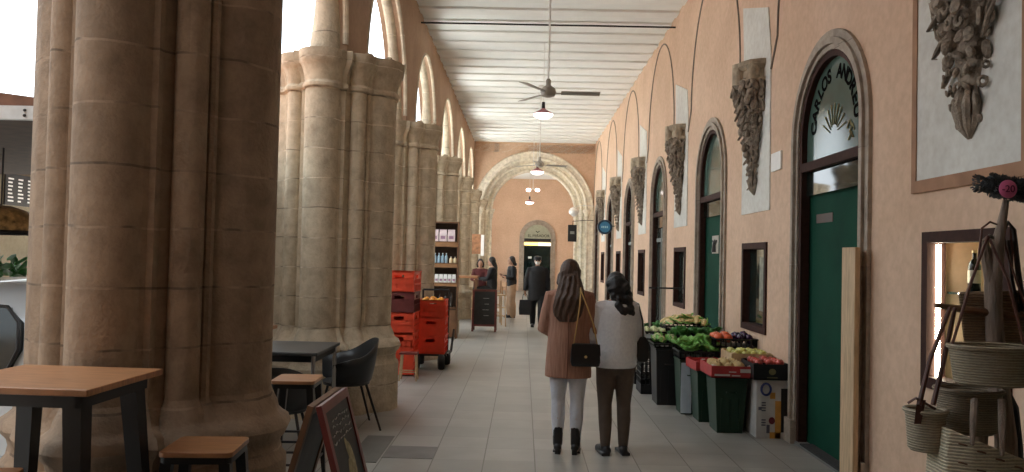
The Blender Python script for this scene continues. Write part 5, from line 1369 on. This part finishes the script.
loft(bm, [[hc+V(.07*math.cos(a), .085+.0*a+.05*math.sin(a)*f, .028-.006*f) for a in [PI*k/10 for k in range(11)]] for f in (0, 1)], caps=False, closed=False)
o = fin('cap', bm, BLACK, mn)
bm = NB(); ell(bm, hc+V(0, .075, -.045), (.056, .034, .046), nu=14, nv=10); m_ = fin('face_mask', bm, WHITE, mn)
bm = NB()
for s in (-1, 1): tube(bm, [hc+V(s*.05, .09, -.03), hc+V(s*.08, .02, -.01)], .003, 4)
fin('ear_loop', bm, WHITE, m_)
bm = NB(); ell(bm, hc+V(-.032, .094, .014), (.024, .008, .016)); ell(bm, hc+V(.032, .094, .014), (.024, .008, .016)); tube(bm, [hc+V(-.02, .1, .018), hc+V(.02, .1, .018)], .003, 4); fin('glasses', bm, BLACK, mn)
t = thing('carrier_bag', 'black carrier bag hanging from the hand of the masked man', 'bag', (.36-.28*1.03+.0, 19.33, .30))
bm = NB(); loft(bm, [[(-.14*f, -.06*g, z), (.14*f, -.06*g, z), (.14*f, .06*g, z), (-.14*f, .06*g, z)] for z, f, g in ((0, .95, 1), (.15, 1.05, 1.2), (.36, .92, .6))]); fin('bag_body', bm, BLKC, t, bevel=.01)
for y in (-.03, .03): bm = NB(); tube(bm, [(-.07, y, .35), (-.05, y*.6, .47), (0, 0, .53), (.05, y*.6, .47), (.07, y, .35)], .008, 6); fin('handle', bm, BLKC, t)
# ---- standing woman
arms = {'L': (V(-.215, .03, 1.10), V(-.14, .20, 1.08), V(.3, .6, .4), V(.5, 0, -.5), 1), 'R': (V(.215, .03, 1.10), V(.12, .22, 1.12), V(-.2, .6, .5), V(-.5, 0, -.5), -1)}
sw_, J = figure('woman in black top and wide tan trousers standing by the tables', (-.30, 22.3, 0), PI/2+.35, 1.68, arms, legs_stand(.085, .87), .012)
trousers(sw_, J, M('wide_tan_cloth', (.42, .28, .18), .85, ns=9, na=.15), .014, .02, .0, .045)
top_garment(sw_, J, 'jacket', BLKC, .014, .84, .17, .02)
hair(sw_, J, HAIRK, .012, .12, .085, .045, -.03, seed=7)
for k in 'LR': shoe(sw_, J['an'+k], J['td'+k])
# ---- seated women on high stools
def seat_legs(z=.86, sp=.10): return {'hip': z, 'L': (V(-sp, .42, z-.04), V(-sp, .36, z-.46), V(0, 1, -.2).normalized()), 'R': (V(sp, .42, z-.04), V(sp, .38, z-.46), V(0, 1, -.2).normalized())}
sp_ = []
arms = {'L': (V(-.21, .12, 1.10), V(-.12, .33, 1.10), V(.2, 1, 0), V(0, 0, -1), 1), 'R': (V(.21, .12, 1.10), V(.12, .33, 1.10), V(-.2, 1, 0), V(0, 0, -1), -1)}
s1, J = figure('woman in black with long black hair seated on a high stool facing left', (-.78, 20.6, .0), PI/2, 1.66, arms, seat_legs(.86), .012, head_tilt=.1)
trousers(s1, J, BLKC, .014, .02, .0); top_garment(s1, J, 'sweater', BLKC, .014, .84, .18, .02); hair(s1, J, HAIRK, .012, .28, .09, .05, -.03, seed=9)
for k in 'LR': shoe(s1, J['an'+k], J['td'+k]) if False else None
s2, J = figure('person in dark maroon top seated behind the high table', (-1.13, 21.3, .0), PI, 1.60, arms, seat_legs(.86), .012, head_tilt=.1)
trousers(s2, J, BLKC, .014, .02, .0); top_garment(s2, J, 'sweater', M('maroon_knit', (.10, .022, .022), .9, ns=10, na=.2), .014, .84, .18, .02); hair(s2, J, HAIRK, .012, .10, .085, .045, -.02, seed=11)
# stools under them, high table
def high_chair(label, loc, rz):
    t = thing('bar_chair', label, 'chair', loc, rz)
    bm = NB(); bx(bm, -.19, .19, -.19, .19, .735, .765); fin('seat', bm, PALEW, t, smooth=False, bevel=.006)
    for (x, y) in ((-.17, -.17), (.17, -.17), (-.17, .17), (.17, .17)):
        bm = NB(); tube(bm, [(x*1.12, y*1.12, 0), (x*.95, y*.95, .74)], .016, 8); fin('leg', bm, PALEW, t)
    bm = NB(); bx(bm, -.19, .19, -.20, -.175, .95, 1.07); bx(bm, -.18, -.15, -.20, -.175, .74, .95); bx(bm, .15, .18, -.20, -.175, .74, .95); fin('backrest', bm, M('tan_wood', (.36, .20, .10), .6, ns=8, na=.2), t, smooth=False)
    for z in (.25, .45):
        bm = NB()
        for p, q in (((-.18, -.18), (.18, -.18)), ((.18, -.18), (.18, .18)), ((.18, .18), (-.18, .18)), ((-.18, .18), (-.18, -.18))): tube(bm, [(p[0], p[1], z), (q[0], q[1], z)], .010, 6)
        fin('stretcher', bm, PALEW, t)
    return t
hc1 = high_chair('wooden bar chair under the seated woman in black', (-.74, 20.6, 0), PI/2)
dup(hc1, (-1.13, 21.35, 0), PI, 'wooden bar chair under the person in maroon, behind the high table')
dup(hc1, (-.62, 19.5, 0), PI/2+.3, 'empty pale wooden bar chair just behind the small chalkboard')
t = thing('bar_table', 'high brown table with dark rim where the two people sit', 'table', (-1.50, 20.4, 0))
bm = NB(); bx(bm, -.55, .38, -.40, .40, 1.13, 1.18); fin('tabletop', bm, M('warm_brown_top', (.30, .14, .06), .5, ns=6, na=.2), t, smooth=False, bevel=.005)
for (x, y) in ((-.5, -.34), (.33, -.34), (-.5, .34), (.33, .34)): bm = NB(); bx(bm, x-.03, x+.03, y-.03, y+.03, 0, 1.13); fin('leg', bm, BROWNW, t, smooth=False)
t = thing('wall_poster', 'brown and white poster on the far pier above the seated people', 'poster', (-1.42, 24.9, 1.75))
bm = NB(); bx(bm, -.18, .10, -.01, .01, 0, .62); fin('poster_sheet', bm, M('brown_poster', (.28, .13, .06), .6, ns=8, na=.5), t, smooth=False)
bm = NB(); bx(bm, .10, .2, -.015, .01, -.05, .60); fin('white_strip', bm, WHITE, t, smooth=False)

# ================================================================ BASKET DISPLAY AT THE RIGHT EDGE
DRIFT = M('grey_driftwood', (.27, .20, .155), .85, ns=9, na=.3, bump=.6, bs=30, stretch=(3, 3, .5))
STRAW = weave_mat('grey_straw_weave', (.42, .35, .25), 180); STRAWL = weave_mat('light_straw_weave', (.62, .54, .39), 150); STRAWD = weave_mat('dark_straw_weave', (.28, .22, .155), 200)
LTHR = M('red_brown_leather', (.10, .032, .02), .5, na=.15)
def at(px, py, Y):
    d = _M.to_3x3() @ Vector(((px-512)/800.0, -(py-236)/800.0, -1.0)); k = Y/d.y
    return Vector((0, 0, 1.69)) + d*k
YB = 3.55
def pt(px, py, Y=None): return at(px, py, Y or YB)
t = thing('driftwood_stand', 'forked driftwood branch stand carrying the straw baskets', 'stand', (0, 0, 0))
bm = NB()
b0 = pt(1010, 472); b0 = Vector((b0.x, b0.y, 0))
tube(bm, [b0, pt(1006, 440), pt(998, 380), pt(994, 320), pt(993, 285), pt(997, 250), pt(1000, 232), pt(1004, 212), pt(1006, 200)], [.05, .045, .042, .036, .036, .030, .022, .016, .013], 10)
tube(bm, [pt(993, 290), pt(987, 262), pt(984, 243)], [.03, .022, .020], 8)
tube(bm, [pt(984, 243), pt(990, 236), pt(997, 240)], [.018, .010, .007], 7)
tube(bm, [pt(984, 400), pt(982, 430), pt(980, 470)], [.024, .026, .026], 8)
fin('branch', bm, DRIFT, t)
bm = NB(); tube(bm, [pt(935, 305), pt(960, 309), pt(1000, 314), pt(1030, 318)], [.011, .016, .018, .018], 8); fin('cross_stick', bm, BROWNW, t)
bm = NB(); bx(bm, b0.x-.2, b0.x+.2, b0.y-.2, b0.y+.2, 0, .04); fin('stand_base', bm, BROWNW, t, smooth=False)
# broom head with a pink price disc
t = thing('broom', 'grey bristle broom head on top of the branch stand', 'broom', (0, 0, 0))
bm = NB(); c0 = pt(984, 184); c1 = pt(1040, 193); dr = (c1-c0)
tube(bm, [c0, c0+dr*.06, c0+dr*.5, c1], [.030, .048, .050, .048], 12, flat=.8); fin('broom_block', bm, M('dark_bristle_core', (.03, .033, .035), .9, ns=60, na=.5, bump=.8, bs=120), t)
bm = NB(); rb = random.Random(12)
for k in range(1200):
    f = rb.uniform(-.02, 1); a = rb.uniform(0, 2*PI)
    p = c0+dr*f; dd = Vector((0.15*math.cos(a), math.cos(a), math.sin(a)))
    if f < .12: dd = dd*.8 + Vector((-.8, 0, .1))
    dd.normalize(); L = rb.uniform(.010, .018); p = p+dd*.040
    tube(bm, [p, p+dd*L], [.0035, .0022], 3)
o = fin('bristles', bm, M('grey_bristle', (.085, .09, .092), .8, ns=20, na=.4), t); o['kind'] = 'stuff'
bm = NB(); pc = pt(1008, 189, YB-.062); lathe(bm, [(.001, -.003), (.036, -.003), (.040, 0), (.036, .003), (.001, .003)], n=24)
bm.transform(Matrix.Translation(pc) @ Matrix.Rotation(PI/2, 4, 'X')); dsc = fin('price_disc', bm, M('pink_disc', (.95, .22, .46), .5, na=0), None); tag(dsc, 'round pink price disc with -20 clipped on the broom', 'price tag')
text('price_number', '-20', .043, M('dark_magenta_ink', (.16, .01, .06), .6, na=0), dsc, face_mtx(pc+Vector((0, -.0045, -.001)), '-y'), .0005)
# straw baskets
def basket(label, c, rx, ry, h, mat, flare=1.1, top=None, rot=0.0, name='straw_basket', tilt=0.0, rows=7):
    t = thing(name, label, 'basket', (0, 0, 0))
    bm = NB(); n = 36; R = []
    prof = [(.0, .55), (.0, .80), (.06, .92)] + [(.06+.94*k/rows, .92+(flare-.92)*(k/rows)) for k in range(1, rows+1)]
    for f, w_ in prof: R.append([(rx*w_*math.cos(2*PI*k/n), ry*w_*math.sin(2*PI*k/n), h*f) for k in range(n)])
    for f, w_ in [(1.0, flare*.93), (.5, flare*.88), (.08, .84)]: R.append([(rx*w_*math.cos(2*PI*k/n), ry*w_*math.sin(2*PI*k/n), h*f) for k in range(n)])
    loft(bm, R)
    mm = Matrix.Translation(c) @ Matrix.Rotation(rot, 4, 'Z') @ Matrix.Rotation(tilt, 4, 'Y'); bm.transform(mm)
    fin('woven_body', bm, mat, t)
    bm = NB(); tube(bm, [(rx*flare*math.cos(2*PI*k/n), ry*flare*math.sin(2*PI*k/n), h-.006) for k in range(n+1)], .010, 7); bm.transform(mm); fin('rim', bm, mat, t)
    return t, mm
c = pt(992, 385, YB-.16); t, mm = basket('wide oval straw basket hanging in the middle of the display', c, .165, .11, .165, STRAW, 1.06)
bm = NB()
for px in (952, 1024): tube(bm, [pt(px, 345, YB-.16), pt((px+992)/2, 280, YB-.10), pt(988, 236, YB-.03)], .006, 6)
fin('handle', bm, LTHR, t)
c = pt(918, 450, YB-.10); c.x += .03; t, mm = basket('small round straw pot with leather loop at the left of the display', c, .074, .074, .175, STRAWD if False else STRAW, 1.10, name='straw_pot')
bm = NB()
loft(bm, [[pt(x, y, YB-.17+dy_) for x, y in ((917, 400), (926, 400), (921, 424), (914, 424))] for dy_ in (0, .008)])
tube(bm, [pt(919, 405, YB-.17), pt(930, 360, YB-.12), pt(950, 308, YB-.05)], [.011, .009, .009], 7); tube(bm, [pt(933, 405, YB-.13), pt(944, 360, YB-.10), pt(955, 308, YB-.04)], [.011, .010, .009], 7)
tube(bm, [pt(908, 403, YB-.15), pt(916, 398, YB-.17), pt(935, 409, YB-.14)], .006, 6)
fin('leather_loop', bm, LTHR, t)
c = pt(968, 432, YB-.02); t, mm = basket('deep straw basket with dark inside, under the oval one', c, .125, .11, .19, STRAWD, 1.08)
bm = NB(); tube(bm, [pt(994, 392, YB+.02), pt(1006, 392, YB+.02), pt(1014, 408, YB+.02), pt(1018, 440, YB+.02), pt(1020, 472, YB+.02)], [.014, .020, .020, .018, .018], 9); fin('black_handle', bm, BLACK, t)
# bigger brown bag behind
t = thing('straw_bag', 'brown straw bag hanging behind the driftwood branch', 'bag', (0, 0, 0))
bm = NB(); P = [(958, 292), (1034, 290), (1036, 345), (964, 346)]
loft(bm, [[pt(x, y, YB+.03) for x, y in P], [pt(x+(3 if x < 1000 else -3), y, YB+.16) for x, y in P]]); fin('bag_body', bm, weave_mat('brown_straw_weave', (.27, .18, .11), 170), t, bevel=.012)
bm = NB(); tube(bm, [pt(964, 300, YB+.0), pt(978, 262, YB-.02), pt(982, 228, YB), pt(990, 222, YB), pt(1001, 226, YB), pt(1010, 262, YB-.02), pt(1030, 320, YB-.02)], .005, 6); fin('handle', bm, LTHR, t)
bm = NB(); tube(bm, [pt(1002, 236, YB), pt(1008, 222, YB+.02), pt(1014, 230, YB+.02), pt(1018, 270, YB+.02), pt(1024, 310, YB+.02)], [.006, .008, .010, .012, .012], 6); tube(bm, [pt(1008, 240, YB+.03), pt(1012, 280, YB+.03), pt(1020, 320, YB+.03)], .008, 6); tag(fin('leather_strap', bm, M('dark_leather', (.03, .015, .012), .5)), 'dark leather straps dangling from the top of the branch', 'strap')
# pale tote of coarse weave at the bottom
t = thing('woven_tote', 'pale coarse woven tote with brown stitching at the bottom right corner', 'bag', (0, 0, 0))
bm = NB(); n = 16
top = [pt(948, 428, YB-.22), pt(975, 440, YB-.26), pt(1005, 452, YB-.26), pt(1040, 466, YB-.22)]
rr = []
for f in (0, .33, .66, 1):
    pass
L0 = [p.copy() for p in top]; L1 = [Vector((p.x*.99-.02, p.y, .42)) for p in top]
back = [p+Vector((0, .16, .0)) for p in top[::-1]]; backb = [p+Vector((0, .16, 0)) for p in L1[::-1]]
loft(bm, [L1+backb, L0+back]); fin('tote_body', bm, STRAWL, t, bevel=.01)
bm = NB(); rt = random.Random(3)
for r_ in range(4):
    for k in range(5):
        f = k/5+.05; p = L0[0].lerp(L0[3], f) + Vector((0, -.045, -.045-.075*r_)); q = p+Vector((.035, 0, -.008)); tube(bm, [p, (p+q)/2+Vector((0, -.006, .002)), q], .004, 5)
o = fin('stitching', bm, BROWNW, t); o['kind'] = 'stuff'
for pxa, pya, pxb, pyb in ((975, 400, 972, 445), (1002, 400, 1002, 456)):
    bm = NB(); tube(bm, [pt(pxa, pya, YB-.20), pt((pxa+pxb)/2, (pya+pyb)/2, YB-.25), pt(pxb, pyb, YB-.28)], [.016, .014, .008], 8); fin('handle', bm, DRIFT, t)
# wine bottle in the window niche
bt2 = bottle('wine_bottle', 'dark wine bottle with cream label standing in the lit window niche', None, M('wine_glass_dark', (.010, .014, .008), .12, na=0), .038, .31, M('cream_capsule', (.55, .42, .22), .5))
pw = at(968, 322, 4.98); bt2.location = (2.79, 4.985, .98); bt2.scale = (1.0, 1.0, 1.0)
bm = NB(); lathe(bm, [(.0385, .07), (.0392, .075), (.0392, .16), (.0385, .165)], n=24); fin('label', bm, M('cream_label', (.62, .56, .42), .7, ns=20, na=.1), bt2)
bt2.location.z = 1.533; bt2.scale = (.95, .95, .85)
bm = NB(); bx(bm, XR+.12, XR+.42, C0-.47, C0+.55, 1.518, 1.531); tag(fin('niche_shelf', bm, GLASS, smooth=False), 'thin glass shelf inside the lit window niche', 'shelf')
